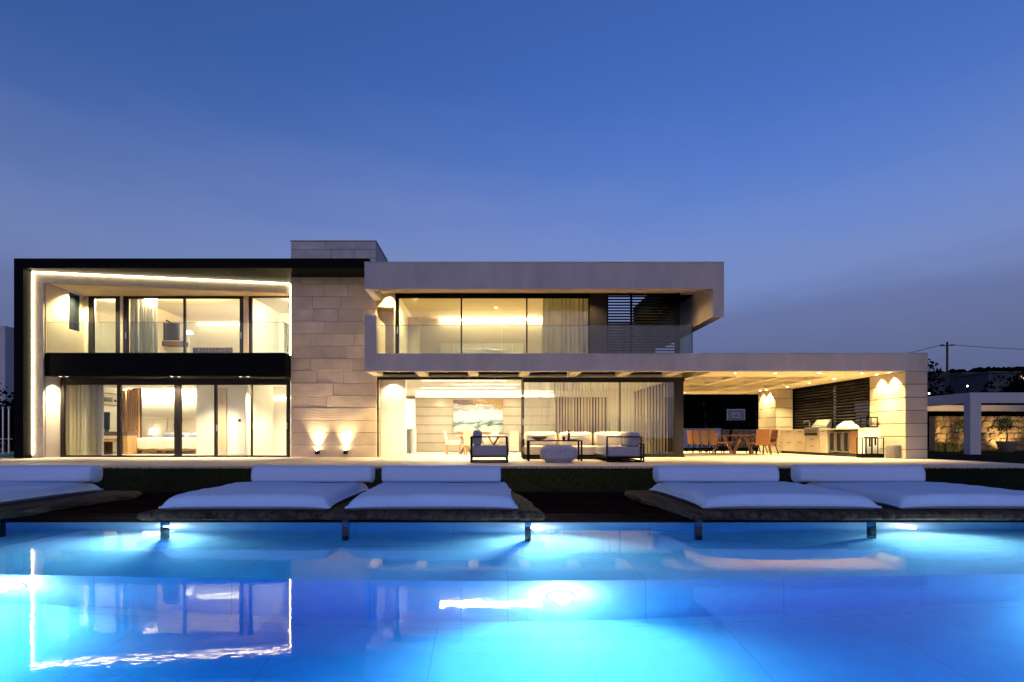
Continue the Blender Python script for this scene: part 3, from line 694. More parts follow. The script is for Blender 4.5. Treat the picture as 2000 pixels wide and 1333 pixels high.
# timber panelling with slats deeper in the lounge corner
pn = VP(MB().box(3.02, 5.3, LB-.01, LB+.048, .012, 2.5), 'timber_panel', 'brownpanel')
for k in range(19): MB().box(3.08+k*.115, 3.11+k*.115, LB-.05, LB-.011, .02, 2.5).build('slat', K['paleslat'], pn)
lamp('lounge_lamp', 'AREA', (4.4, 18.75, 2.73), (4.4, 20.2, 0), 44*KLIV, WARM, V, 2.2, sy=.06)
VP(MB().box(3.3, 5.5, 18.72, 18.78, 2.745, 2.757), 'linear_light', 'slot')
# ---- ground bedroom
room(-16.2, -6.8, GY+.1, 23.6, .012, 2.80, t=.05)
VP(MB().box(-16.1, -11.4, 23.2, 23.26, 2.60, 2.64), 'cove_shelf', 'white')
VP(MB().box(-16.1, -11.5, 23.3, 23.36, 2.645, 2.66), 'cove_light', 'cove')
lamp('cove_lamp', 'AREA', (-13.6, 23.33, 2.70), (-13.6, 23.55, 2.55), 20*KBED, SOFTWARM, V, 4.5, sy=.05)
for x, y in ((-13.3,19.8),(-12.2,21.4),(-14.6,21.4)): downlight(V, x, y, 2.80, 34*KBED, 120, SOFTWARM)
pw = VP(MB().box(-11.38, -9.2, 20.6, 20.72, .014, 2.795).box(-11.38, -11.26, 20.72, 23.58, .014, 2.795), 'partition', 'white')
dr = VP(MB().bbox(X(445,20.58), X(479,20.58), 20.56, 20.598, .03, 2.6, .004), 'door', 'lacquer')
MB().box(X(465,20.55), X(470,20.55), 20.545, 20.56, 1.28, 1.38).build('switch', K['rubber'], dr)
VP(MB().box(X(420,20.5), X(441,20.5), 20.52, 20.598, .03, 2.6), 'wardrobe_panel', 'paleslat')
VP(MB().box(-9.19, -9.1, 20.0, 23.58, .014, 2.795), 'partition', 'white')
VP(MB().box(-9.09, -6.82, 22.2, 22.26, 2.25, 2.30), 'cove_shelf', 'white')
VP(MB().box(-9.05, -6.85, 22.27, 22.32, 2.30, 2.315), 'cove_light', 'cove')
VP(MB().box(-9.09, -6.82, 22.32, 22.4, .014, 2.79), 'partition', 'white')
downlight(V, -8.7, 19.5, 2.80, 34*KBED, 120, SOFTWARM); downlight(V, -10.4, 19.4, 2.80, 30*KBED, 110, SOFTWARM); downlight(V, -7.6, 21.2, 2.80, 24*KBED, 120, SOFTWARM)
# ---- upper bedrooms
room(-16.0, X(237,UY), UY+.2, 23.0, 3.3, 5.80, t=.03, wall='floor')
room(X(237,UY)+.1, X(480,UY), UY+.2, 24.0, 3.3, 5.80, t=.03, wall='plaster')
room(X(480,UY)+.1, -4.2, UY+.2, 22.0, 3.3, 5.80, t=.03)
VP(MB().box(-13.1, -8.95, 23.75, 23.8, 5.70, 5.72), 'cove_light', 'cove')
lamp('bedroom_fill_lamp', 'AREA', (-11.2, 19.49, 5.775), (-11.2, 20.6, 4.2), 30*KUP, (1.0,.72,.36), V, 3.0, sy=.1)  # added fill lamps and glowing panels, hidden behind the window heads
VP(MB().box(-12.7, -9.7, 19.44, 19.54, 5.785, 5.798), 'hidden_fill_panel', 'cove')
lamp('bath_fill_lamp', 'AREA', (-14.2, 19.49, 5.775), (-14.2, 20.6, 4.2), 20*KUP, SOFTWARM, V, .5, sy=.1)  # added fill for the bathroom, out of sight like the bedroom one
VP(MB().box(-14.45, -13.95, 19.44, 19.54, 5.785, 5.798), 'hidden_fill_panel', 'cove')
VP(MB().box(-15.4, -14.2, 22.9, 22.97, 4.95, 5.0).box(-15.4, -14.4, 22.9, 22.97, 5.35, 5.4), 'mirror_light', 'cove')
lamp('hall_fill_lamp', 'AREA', (-7.2, 19.49, 5.775), (-7.2, 20.6, 4.2), 22*KUP, SOFTWARM, V, .5, sy=.1)  # added fill for the hall, also out of sight
VP(MB().box(-7.45, -6.95, 19.44, 19.54, 5.785, 5.798), 'hidden_fill_panel', 'cove')
dd = VP(MB().bbox(-9.2, -9.14, 21.0, 21.9, 3.32, 5.45, .004), 'door', 'lacquer'); MB().bar((-9.22,21.1,4.3),(-9.3,21.1,4.3),.02).build('handle', K['steel'], dd)
VP(MB().box(X(505,21.9), X(515,21.9), 21.95, 21.98, 3.32, 5.4), 'glowing_doorway_sheet', 'cove')  # glowing sheet stands in for the light in a doorway
VP(MB().bbox(X(516,21.9), X(560,21.9), 21.93, 21.99, 3.32, 5.45, .004), 'door', 'lacquer')
# ---- upper lounge room
room(X(772,QY)+.06, X(1152,QY), QY+.12, 22.1, 3.31, 5.548, t=.01, wall='plaster', ceil='soffit')
VP(MB().box(-2.1, 2.4, 21.96, 22.02, 5.50, 5.53), 'cove_light', 'led')
downlight(V, -2.6, 18.7, 5.54, 20*KPAV, 140, WARM); downlight(V, 0.2, 20.0, 5.54, 20*KPAV, 140, WARM); downlight(V, 2.2, 19.2, 5.54, 12*KPAV, 120, AMBER)
lamp('lounge_cove_lamp', 'AREA', (.15, 21.9, 5.5), (.15, 20.5, 5.62), 18*KPAV, WARM, V, 4.4, sy=.05)
VP(MB().bbox(X(779,20.5), X(819,20.5), 20.45, 20.5, 3.32, 5.30, .004), 'door', 'cabinet')

# ================================================================== FURNITURE AND THINGS
def curtain(x0, x1, y, z0, z1, folds, amp, m, label, dx=0, seed=1, group=None, axis='x'):
    r = random.Random(seed); b = MB(); nx = folds*10; nz = 8
    ph = [r.uniform(-.5,.5) for _ in range(folds+2)]
    i0 = len(b.v)
    for j in range(nz+1):
        t = j/nz
        for i in range(nx+1):
            u = i/nx; k = u*folds
            a = amp*(.55+.45*math.sin(k*1.7+seed))*(1.0-.35*t)
            off = a*math.sin(2*math.pi*k + ph[int(k)]*(1-t)) + .01*math.sin(9*k)
            xx = x0 + (x1-x0)*u + dx*(1-t)*(u-.5) + .012*math.sin(5*k+2*t)
            p = (xx, y+off, z0+(z1-z0)*t)
            b.v.append(p if axis == 'x' else (p[1], p[0], p[2]))
    for j in range(nz):
        for i in range(nx):
            a = i0+j*(nx+1)+i; b.f.append((a, a+1, a+nx+2, a+nx+1))
    base = ((x0+x1)/2, y, z0) if axis == 'x' else (y, (x0+x1)/2, z0)
    t = thing('curtain', label, 'curtain', base, group=group)
    b.build('drape', K[m], t, True)
    if axis == 'x': MB().box(x0-.02, x1+.02, y-.03, y+.03, z1, z1+.02).build('track', K['steel'], t)
    else: MB().box(y-.03, y+.03, x0-.02, x1+.02, z1, z1+.02).build('track', K['steel'], t)
    return t
curtain(X(126,18.5), X(184,18.5), 18.55, .02, 2.74, 8, .06, 'curtain', 'gathered sage green curtain in the ground floor bedroom', seed=2)
curtain(X(182,18.7), X(200,18.7), 18.75, .02, 2.74, 5, .03, 'linen', 'narrow cream inner curtain beside the sage bedroom curtain', seed=6)
curtain(X(249,19.5), X(306,19.5), 19.55, 3.32, 5.74, 8, .05, 'bluecurtain', 'grey green curtain in the upper bedroom next to the screen', seed=4)
curtain(X(174,19.5), X(187,19.5), 19.5, 3.32, 5.74, 3, .03, 'linen', 'narrow pale curtain in the small upper bathroom window', seed=8)
curtain(X(1060,18.3), X(1151,18.3), 18.32, 3.33, 5.5, 11, .07, 'olive', 'full pleated olive curtain in the upper pavilion lounge', dx=.12, seed=5)
curtain(Lx(1024), Lx(1085), 18.45, .03, 2.72, 16, .035, 'sheer', 'sheer voile curtain beside the open end of the living room', seed=11)
bt = thing('vertical_blind', 'row of cream vertical blind strips behind the closed living room glazing', 'blind', (Lx(1200), 18.5, .03))
MB().box(Lx(1085), Lx(1316), 18.46, 18.54, 2.70, 2.74).build('head_rail', K['steel'], bt)
rb = random.Random(17)
for k in range(38):
    x = Lx(1086) + k*.1055; w = .038 if k % 3 else .055; tw = rb.uniform(-.02, .03)
    b = MB(); b.v += [(x-w/2,18.5-tw,.05),(x+w/2,18.5+tw,.05),(x+w/2,18.5+tw,2.70),(x-w/2,18.5-tw,2.70),(x-w/2,18.503-tw,.05),(x+w/2,18.503+tw,.05),(x+w/2,18.503+tw,2.70),(x-w/2,18.503-tw,2.70)]
    b.f += [(0,1,2,3),(5,4,7,6),(1,5,6,2),(4,0,3,7)]; b.build('strip', K['strip'], bt)
curtain(21.4, 24.0, GX-.15, .03, 2.72, 18, .045, 'sheer', 'sheer voile curtain on the living room side wall facing the dining portico', seed=13, axis='y')

# ---- mattresses and bolsters
def mattress(x0, x1, y0, y1, z, T, label, seed=0):
    cx, cyy = (x0+x1)/2, (y0+y1)/2
    t = thing('daybed_mattress', label, 'mattress', (cx, cyy, z), group='white daybed mattresses by the pool')
    n = 40; b = MB(); ax, ay = (x1-x0)/2, (y1-y0)/2
    def P(u, v, top):
        # softly pulled-out corners
        c = (abs(u)*abs(v))**6
        e = 1 + .018*c - .022*(1-abs(u)**2)*(abs(v)**8) - .022*(1-abs(v)**2)*(abs(u)**8)
        x = cx + ax*u*e; y = cyy + ay*v*e
        d = min(1-abs(u), 1-abs(v)); d = max(0, d)
        k = (1-(1-min(1, d/.085))**2.3)
        kk = k*(1-.45*((abs(u)*abs(v))**5))
        w = noise.noise(Vector((x*2.1+seed, y*2.1, seed*.7)))*.010*k + .006*math.sin(x*3+seed)*math.sin(y*2.2)*k
        fold = .006*math.sin((u*23+v*3)+seed)*max(0, (abs(v)-.7)/.3)*(1-k*.2) + .004*math.sin((v*21+u*3)+seed*2)*max(0, (abs(u)-.7)/.3)
        mid = .055 - .018*c
        if top: return (x, y, z + mid + (T-.055)*kk + w + fold*k)
        return (x, y, z + mid - .012 - (.045)*k)
    for top in (True, False):
        i0 = len(b.v)
        for j in range(n+1):
            for i in range(n+1):
                u = math.sin((i/n-.5)*math.pi); v = math.sin((j/n-.5)*math.pi)
                b.v.append(P(u, v, top))
        for j in range(n):
            for i in range(n):
                a = i0+j*(n+1)+i; q = (a, a+1, a+n+2, a+n+1); b.f.append(q if top else q[::-1])
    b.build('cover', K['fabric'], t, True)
    pip = []
    for k in range(81):
        s = k/80*4; e = int(s) % 4; f = (s-int(s))*2-1
        f = math.sin(f*math.pi/2)
        u, v = ((f,-1),(1,f),(-f,1),(-1,-f))[e]
        p = P(u, v, True); pip.append((p[0]+.008*u, p[1]+.008*v, p[2]-.006))
    MB().tube(pip, .014, 6).build('piping', K['fabric'], t, True)
    return t
def bolster(x0, x1, yc, z, h, d, label):
    t = thing('bolster', label, 'bolster cushion', ((x0+x1)/2, yc, z), group='white bolsters on the daybed mattresses')
    prof = []; n = 26
    for k in range(n):
        a = 2*math.pi*k/n; c, s = math.cos(a), math.sin(a)
        yy = d/2*math.copysign(abs(c)**.8, c); zz = h*.52 + h*.5*math.copysign(abs(s)**(.75 if s > 0 else .42), s)
        prof.append((yy + .08*(zz/h)*d, zz))
    b = MB(); rings = []
    L = x1-x0
    st = [(0, .0), (.0, .80), (.012, .93), (.03, .985), (.06, 1.0)] + [(L*k/12, 1.0) for k in range(1, 12)] + [(L-.06, 1), (L-.03, .985), (L-.012, .93), (L, .80), (L, .0)]
    for q, (x, s) in enumerate(st):
        i0 = len(b.v)
        wob = 1 + .012*math.sin(x*7)
        for (yy, zz) in prof: b.v.append((x0+x, yc+yy*s*wob, z + h*.5 + (zz-h*.5)*s*(wob if zz > h*.5 else 1)))
        rings.append(i0)
    for a, c in zip(rings[:-1], rings[1:]):
        for k in range(n): j = (k+1) % n; b.f.append((a+k, c+k, c+j, a+j))
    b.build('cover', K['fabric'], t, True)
    for x in (x0+.022, x1-.022):
        MB().tube([(x, yc+p[0]*.985, z+h*.5+(p[1]-h*.5)*.985) for p in prof+[prof[0]]], .007, 6).build('piping', K['fabric'], t, True)
MZ = -.132; MT = .175
pair_txt = ['on the platform whose right neighbour lies across the terrace gap']
mattress(-7.92, -5.95, 6.1, 8.1, MZ, MT, 'thick white mattress on the platform in front of the black framed wing', 1)
mattress(-3.74, -1.86, 6.08, 8.06, MZ, MT, 'thick white mattress before the sandstone wall, on the central platform', 2)
mattress(-1.62, .28, 6.08, 8.06, MZ, MT, 'thick white mattress before the living room, beside the frayed platform end', 3)
mattress(2.46, 4.44, 6.12, 8.1, MZ, MT, 'thick white mattress facing the outdoor dining set, at the tapering platform end', 4)
mattress(4.72, 6.68, 6.12, 8.1, MZ, MT, 'thick white mattress before the portico end pillar and grill', 5)
BZ = MZ+MT-.008
bolster(-7.75, -5.80, 7.85, BZ, .245, .26, 'long white bolster on the mattress before the black framed wing')
bolster(X(495,7.8), X(729,7.8), 7.82, BZ, .245, .26, 'long white bolster on the mattress before the sandstone wall')
bolster(X(747,7.8), X(978,7.8), 7.82, BZ, .245, .26, 'long white bolster on the mattress before the living room')
bolster(X(1281,7.8), X(1518,7.8), 7.84, BZ, .245, .26, 'long white bolster on the mattress facing the outdoor dining set')
bolster(X(1556,7.8), X(1801,7.8), 7.84, BZ, .245, .26, 'long white bolster on the mattress before the grill and end pillar')
def platform(outline, legs, label, seed):
    cx = sum(p[0] for p in outline)/len(outline); cyy = sum(p[1] for p in outline)/len(outline)
    t = thing('daybed_platform', label, 'platform', (cx, cyy, DECK_Z), group='timber daybed platforms')
    # live edge: subdivide and wander
    pts = []; m = len(outline)
    for k in range(m):
        a = Vector(outline[k]); c = Vector(outline[(k+1) % m]); L = (c-a).length; q = max(2, int(L/.07)); d = (c-a).normalized(); nn = Vector((d.y, -d.x))
        for j in range(q):
            p = a + (c-a)*(j/q); w = noise.noise(Vector((p.x*2.3+seed, p.y*2.3, .3)))*.026 + noise.noise(Vector((p.x*9+seed, p.y*9, 2)))*.014
            pts.append(p + nn*w)
    b = MB(); n = len(pts); lay = [(.985, DECK_Z+.002), (1.0, DECK_Z+.03), (1.0, MZ-.03), (.99, MZ-.012), (.975, MZ-.001)]
    c0 = Vector((cx, cyy)); idx = []
    for li, (s, z) in enumerate(lay):
        idx.append(len(b.v))
        for p in pts:
            q = p + (c0-p).normalized()*((1-s)*3.0) + (c0-p).normalized()*noise.noise(Vector((p.x*6, p.y*6, li*3.1+seed)))*.018
            b.v.append((q.x, q.y, z + (noise.noise(Vector((p.x*4, p.y*4, li+seed)))*.006 if li < 4 else 0)))
    for a, c in zip(idx[:-1], idx[1:]):
        for k in range(n): j = (k+1) % n; b.f.append((a+k, a+j, c+j, c+k))
    b.f.append(tuple(idx[-1]+k for k in range(n))); b.f.append(tuple(idx[0]+k for k in reversed(range(n))))
    b.build('slab', K['slab'], t)
    for x, y in legs: MB().bbox(x-.035, x+.035, y-.035, y+.035, SHELF_Z+.001, DECK_Z+.0, .004).build('leg', K['acrylic'], t)
platform([(-9.3,5.95),(-5.5,5.95),(-5.28,7.85),(-5.45,8.35),(-9.3,8.35)], [(-5.66,6.15),(-8.6,6.15)], 'dark live edge timber platform in front of the black framed wing', 1)
platform([(-3.95,5.95),(.60,5.95),(.52,7.3),(.36,8.3),(-3.8,8.3)], [(-3.76,6.15),(-1.67,6.15),(.43,6.15)], 'wide live edge timber platform under two mattresses before sandstone wall', 2)
platform([(2.25,5.95),(8.3,5.95),(8.3,8.4),(2.1,8.4),(2.03,7.8)], [(2.40,6.15),(4.40,6.15),(7.2,6.15)], 'wide live edge timber platform facing the dining portico', 3)

# ---- terrace lounge furniture
def cushion(b, x0, x1, y0, y1, z0, z1, r=.05):
    bm = bmesh.new(); bmesh.ops.create_cube(bm, size=1)
    for v in bm.verts: v.co = Vector(((x0+x1)/2 + v.co.x*(x1-x0), (y0+y1)/2 + v.co.y*(y1-y0), (z0+z1)/2 + v.co.z*(z1-z0)))
    bmesh.ops.bevel(bm, geom=bm.edges[:], offset=min(r, .45*min(x1-x0, y1-y0, z1-z0)), segments=3, affect='EDGES', profile=.5)
    b.add_bm(bm); return b
def loopframe(b, pts, w=.035):
    for p, q in zip(pts, pts[1:]+pts[:1]): b.bar(p, q, w)
    return b
# armchair in side view, back towards the stone wall
ax0, ax1, ay0, ay1 = X(920,14.2), X(993,14.2), 14.15, 15.05
t = thing('armchair', 'black metal framed armchair with grey cushions beside the open living room', 'armchair', ((ax0+ax1)/2, 14.6, .014))
b = MB(); g = .016+.014
for y in (ay0, ay1): loopframe(b, [(ax0,y,g),(ax1-.03,y,g),(ax1-.03,y,.70),(ax0,y,.70)])
for p in ((ax0,g),(ax0,.70),(ax1-.03,g),(ax0,.40)): b.bar((p[0],ay0,p[1]),(p[0],ay1,p[1]),.035)
b.box(ax0+.02, ax1-.02, ay0+.03, ay1-.03, .15, .18)
b.build('frame', K['black'], t)
cushion(MB(), ax0+.03, ax1+.01, ay0+.05, ay1-.05, .18, .47, .05).build('seat', K['sofagrey'], t, True)
bb = cushion(MB(), ax0+.04, ax0+.28, ay0+.07, ay1-.07, .46, .88, .09); bb.build('back_cushion', K['sofagrey'], t, True)
# corner sofa
t = thing('corner_sofa', 'long cream corner sofa with black metal frame in front of the glazing', 'sofa', (X(1130,16.4), 16.4, .014))
sx0, sx1 = X(1022,17.0), X(1228,17.0); wy0 = 14.4; wx0, wx1 = X(1184,14.5), X(1250,14.5)
b = MB()
loopframe(b, [(sx0-.02,16.35,g),(sx0-.02,17.35,g),(sx0-.02,17.35,.62),(sx0-.02,16.35,.62)])
b.box(sx0, sx1, 16.35, 17.35, .10, .15)
b.bar((sx0,16.36,g),(wx0,16.36,g),.035); b.bar((sx0,17.34,g),(sx1,17.34,g),.035)
loopframe(b, [(wx0-.0,wy0,g),(wx1,wy0,g),(wx1,wy0,.70),(wx0,wy0,.70)])
loopframe(b, [(wx1+.1,wy0+.1,g),(wx1+.1,17.35,g),(wx1+.1,17.35,.50),(wx1+.1,wy0+.1,.50)])
for z in (.14,.42,.58): b.bar((wx1,wy0,z),(wx1+.1,wy0+.1,z),.03)
b.box(wx0+.02, wx1+.08, wy0+.02, 16.34, .12, .16)
for x in (wx0, (wx0+wx1)/2): b.bar((x,wy0+.4,g),(x,wy0+.4,.13),.03)
b.build('frame', K['black'], t)
nseat = 3; wseat = (sx1-sx0)/nseat
for k in range(nseat):
    cushion(MB(), sx0+k*wseat+.004, sx0+(k+1)*wseat-.004, 16.3, 17.2, .15, .42, .05).build('seat_cushion', K['sofa'], t, True)
    c = cushion(MB(), sx0+k*wseat+.03, sx0+(k+1)*wseat-.03, 17.0, 17.28, .41, .86, .12).build('back_cushion', K['sofa'], t, True)
    pts = [(sx0+k*wseat+.05+(wseat-.1)*q/12, 16.985+.01*math.sin(q), .76-.045*math.sin(math.pi*q/12)+.008*math.sin(q*2.3)) for q in range(13)]
    MB().tube(pts, .008, 5).build('piping', K['rubber'], c)
cushion(MB(), wx0+.04, wx1+.07, wy0+.04, 16.29, .16, .43, .05).build('seat_cushion', K['sofagrey'], t, True)
for y0_, y1_, m_ in ((wy0+.12, wy0+.55, 'sofagrey'), (wy0+.60, wy0+1.0, 'sofa'), (wy0+1.05, wy0+1.42, 'sofa')):
    cushion(MB(), wx1-.28, wx1+.04, y0_, y1_, .42, .84, .12).build('back_cushion', K[m_], t, True)
# coffee table with things on it
c0, c1 = X(1031,15.1), X(1137,15.1)
t = thing('coffee_table', 'tall narrow black metal coffee table in front of the cream sofa', 'table', ((c0+c1)/2, 15.3, .014))
b = MB().box(c0, c1, 15.02, 15.6, .575, .605); b.build('top', K['black'], t)
for x in (c0+.025, c1-.025):
    for y in (15.045, 15.575): MB().bar((x,y,.014),(x,y,.575),.045).build('leg', K['black'], t)
def bowl(x, y, z, r, h, m, name, label, cat):
    o = MB().lathe([(r*.3,0),(r*.65,h*.25),(r,h),(r*.95,h),(r*.6,h*.35),(r*.1,h*.2)], (0,0,0), 22).build(name, K[m], loc=(0,0,0)); o.location = (x, y, z); tag(o, label, cat)
bowl(X(1053,15.25), 15.25, .607, .24, .10, 'sofagrey', 'bowl', 'shallow grey textured bowl on the black coffee table', 'bowl')
o = MB().lathe([(.035,0),(.038,.02),(.038,.17),(.015,.22),(.014,.29),(.016,.30)], (0,0,0), 14).build('bottle', K['bottle'], smooth=True, loc=(0,0,0)); o.location = (X(1111,15.3),15.3,.607); tag(o, 'slim dark bottle standing on the black coffee table', 'bottle')
o = MB().lathe([(.03,0),(.045,.05),(.05,.10),(.045,.10),(.035,.02)], (0,0,0), 14).build('cup', K['bottle'], loc=(0,0,0)); o.location = (X(1101,15.3),15.3,.607); tag(o, 'small dark cup beside the bottle on the coffee table', 'cup')
o = MB().bbox(-.11,.11,-.08,.08,0,.035,.004).build('book', K['sofagrey'], loc=(0,0,0)); o.location = (X(1120,15.25),15.25,.607); tag(o, 'grey book lying on the black coffee table', 'book')
# pouf
def pouf(x, y, w, d, h):
    b = MB(); n = 28; m = 12; prof = []
    for j in range(m+1):
        tt = j/m; zz = h*tt; s = (1-abs(2*tt-1)**4.0)**.5 if 0 < tt < 1 else 0
        s = max(s, .72 if tt == 0 else .66)
        for k in range(n):
            a = 2*math.pi*k/n; c, si = math.cos(a), math.sin(a)
            rx = w/2*math.copysign(abs(c)**.55, c); ry = d/2*math.copysign(abs(si)**.55, si)
            pl = 1 + .012*math.sin(a*22)
            b.v.append((x+rx*s*pl, y+ry*s*pl, .014+zz*(1+.04*math.cos(a*2)*tt)))
    for j in range(m):
        for k in range(n): q = (k+1) % n; b.f.append((j*n+k, j*n+q, (j+1)*n+q, (j+1)*n+k))
    b.f.append(tuple(m*n+k for k in range(n))); b.f.append(tuple(reversed(range(n))))
    tag(b.build('pouf', K['pouf'], smooth=True, loc=(x,y,.014)), 'square grey pleated floor pouf in front of the coffee table', 'pouf')
pouf(X(1091,14.4), 14.45, .98, .75, .47)

# ---- outdoor dining set
def make_chair(label, arms=False, group='orange outdoor dining chairs'):
    t = thing('dining_chair', label, 'chair', (0,0,0), group=group)
    def bld(b, n, m, sm=False):
        o = bpy.data.objects.new(n, b.mesh(n, sm)); COL.objects.link(o); o.data.materials.append(K[m]); o.parent = t; return o
    bld(cushion(MB(), -.25, .25, -.24, .26, .40, .47, .025), 'seat', 'orange')
    b = MB(); 
    i = 0
    for (y, z, th) in ((-.25,.36,.045), (-.335,.97,.035)):
        b.v += [(-.26,y-th/2,z),(.26,y-th/2,z),(.26,y+th/2,z),(-.26,y+th/2,z)]
    b.f += [(0,3,2,1),(4,5,6,7),(0,1,5,4),(1,2,6,5),(2,3,7,6),(3,0,4,7)]
    bm = bmesh.new(); vs = [bm.verts.new(v) for v in b.v]
    for f in b.f: bm.faces.new([vs[k] for k in f])
    bmesh.ops.bevel(bm, geom=bm.edges[:], offset=.012, segments=2, affect='EDGES', profile=.5)
    bb = MB(); bb.add_bm(bm); bld(bb, 'backrest', 'orange')
    for sx in (-1, 1):
        for y0, y1 in ((.22,.28), (-.22,-.33)):
            bld(MB().bar((sx*.23,y0,.40), (sx*.27,y1,0), .028), 'leg', 'black')
        if arms:
            bld(MB().bar((sx*.27,-.26,.64),(sx*.27,.2,.62),.035,.025).bar((sx*.27,.2,.62),(sx*.25,.2,.42),.03), 'armrest', 'walnut')
    return t
Zt = .014
ch0 = make_chair('orange leather chair at the portico rear end of the outdoor dining row')
ch0.location = (9.02, 23.30, Zt); ch0.rotation_euler[2] = math.radians(-87)
for (x, y, lab) in ((9.06,22.64,'second orange chair in the outdoor dining row, counted from the portico rear'), (9.13,21.98,'third orange chair in the outdoor dining row, counted from the portico rear'), (9.20,21.32,'orange chair of the outdoor dining row closest to the terrace lawn')):
    dup(ch0, (x, y, Zt), math.radians(-87 + (y-22)*2), lab)
ca = make_chair('orange armchair with its back to the pool at the head of the dining table', True); ca.location = (10.42, 20.62, Zt); ca.rotation_euler[2] = math.radians(-4)
dup(ca, (11.02, 21.25, Zt), math.radians(88), 'orange armchair on the kitchen side of the dining table, close to its head')
dup(ca, (11.05, 22.15, Zt), math.radians(92), 'second orange armchair on the kitchen side of the dining table')
t = thing('dining_table', 'long brown wooden dining table with slanted legs under the portico', 'table', (10.1, 22.2, Zt))
MB().bbox(9.62, 10.62, 20.95, 23.6, .725, .775, .008).build('top', K['wood'], t)
for y in (21.35, 23.2):
    MB().bar((9.75,y,Zt),(10.02,y,.725),.12,.09).build('leg', K['wood'], t); MB().bar((10.5,y,Zt),(10.22,y,.725),.12,.09).build('leg', K['wood'], t)
MB().bar((10.12,21.4,.45),(10.12,23.15,.45),.08).build('stretcher', K['wood'], t)
# ---- outdoor kitchen
t = thing('outdoor_kitchen', 'cream outdoor kitchen counter with drawers and built in fridges along louvres', 'kitchen counter', (12.65, 20.1, 0))
FX = 12.42; ky = lambda px: FX*F/(px-VX)
yA, yB = ky(1519), ky(1676); 
MB().box(FX+.03, WXR-.005, ky(1614), yA, .1, .955).build('carcass', K['cabinet'], t)
MB().box(FX+.06, WXR-.005, yB, yA, .014, .10).build('plinth', K['rubber'], t)
MB().bbox(FX-.02, WXR-.004, ky(1690), yA, .957, 1.0, .006).build('worktop', K['cabinet'], t)
MB().box(FX, WXR-.005, ky(1690), yB-.002, .014, .955).build('end_panel', K['lacquer'], t)
def front(px0, px1, z0, z1, m='cabinet', hd=True):
    y1, y0 = ky(px0), ky(px1)
    o = MB().bbox(FX, FX+.028, y0+.008, y1-.008, z0, z1, .003).build('cabinet_door', K[m], t)
    if hd: MB().box(FX-.018, FX-.002, (y0+y1)/2-.12, (y0+y1)/2+.12, z1-.06, z1-.04).build('handle', K['rubber'], o)
for a, c in ((1519,1530),(1530,1552),(1552,1573)):
    front(a, c, .11, .51); front(a, c, .525, .95)
front(1574, 1600, .11, .39); front(1574, 1600, .405, .66)
front(1600, 1614, .11, .95)
# fridge niche
MB().box(FX+.3, WXR-.006, yB+.002, ky(1614)-.002, .1, .955).build('niche_back', K['walnut'], t)
edges = [1616, 1629, 1643, 1657]
for a, c in zip(edges[:-1], edges[1:]):
    y1, y0 = ky(a), ky(c)
    o = MB().box(FX+.05, FX+.08, y0+.01, y1-.01, .15, .19).box(FX+.05, FX+.08, y0+.01, y1-.01, .84, .88).box(FX+.05, FX+.08, y0+.01, y0+.06, .19, .84).box(FX+.05, FX+.08, y1-.06, y1-.01, .19, .84).build('fridge_door', K['steel'], t)
    MB().box(FX+.06, FX+.066, y0+.06, y1-.06, .19, .84).build('pane', K['screen'], o)
    MB().bar((FX+.03, y0+.045, .25), (FX+.03, y0+.045, .80), .022).build('handle', K['steel'], o)
y1, y0 = ky(1657), ky(1674)
o = MB().box(FX+.05, FX+.3, y0+.01, y1-.01, .13, .9).build('burner_panel', K['copper'], t)
MB().lathe([(.10,0),(.10,.02),(.085,.02)], (0,0,0), 18).build('vent', K['walnut'], o).matrix_local = Matrix.Translation((FX+.048-12.65, (y0+y1)/2-20.1, .42)) @ Matrix.Rotation(-math.pi/2, 4, 'Y')
# grill set into the counter
gy0, gy1 = ky(1601), ky(1573)
t = thing('grill', 'stainless steel barbecue grill with open lid on the outdoor counter', 'grill', (12.65, (gy0+gy1)/2, 1.0))
MB().bbox(FX-.04, WXR-.08, gy0, gy1, 1.002, 1.06, .01).build('body', K['steel'], t)
MB().bbox(FX-.06, FX-.002, gy0, gy1, .70, 1.0, .01).build('front_panel', K['steel'], t)
for k in range(5): MB().tube([(FX-.10, gy0+.12+k*.15, .93), (FX-.06, gy0+.12+k*.15, .93)], .03, 10).build('knob', K['rubber'], t)
MB().box(FX-.064, FX-.061, gy0+.06, gy1-.06, .75, .86).build('tray', K['rubber'], t)
b = MB(); lx0, lx1 = FX+.22, WXR-.07
b.prism([(lx0,gy0),(lx1,gy0),(lx1,gy1),(lx0,gy1)], 1.06, 1.075)
b.face([(lx0,gy0,1.08),(lx0,gy1,1.08),(lx1,gy1,1.36),(lx1,gy0,1.36)]); b.face([(lx1,gy0,1.075),(lx1,gy1,1.075),(lx1,gy1,1.36),(lx1,gy0,1.36)][::-1])
b.face([(lx0,gy0,1.08),(lx1,gy0,1.36),(lx1,gy0,1.075)]); b.face([(lx0,gy1,1.08),(lx1,gy1,1.075),(lx1,gy1,1.36)])
b.build('lid', K['steel'], t)
MB().tube([(lx0+.02,gy0+.08,1.14),(lx0+.02,gy1-.08,1.14)], .014, 8).build('handle', K['steel'], t)
ty = ky(1565)
t = thing('tap', 'tall square chrome tap standing on the outdoor kitchen worktop', 'tap', (12.7, ty, 1.0))
MB().tube([(12.75,ty,1.0),(12.75,ty,1.30),(12.73,ty+.02,1.33),(12.70,ty+.25,1.33),(12.70,ty+.28,1.30),(12.70,ty+.28,1.25)], .014, 8).build('spout', K['steel'], t)
MB().lathe([(.03,0),(.03,.03)], (12.75,ty,1.0), 12).build('base', K['steel'], t)
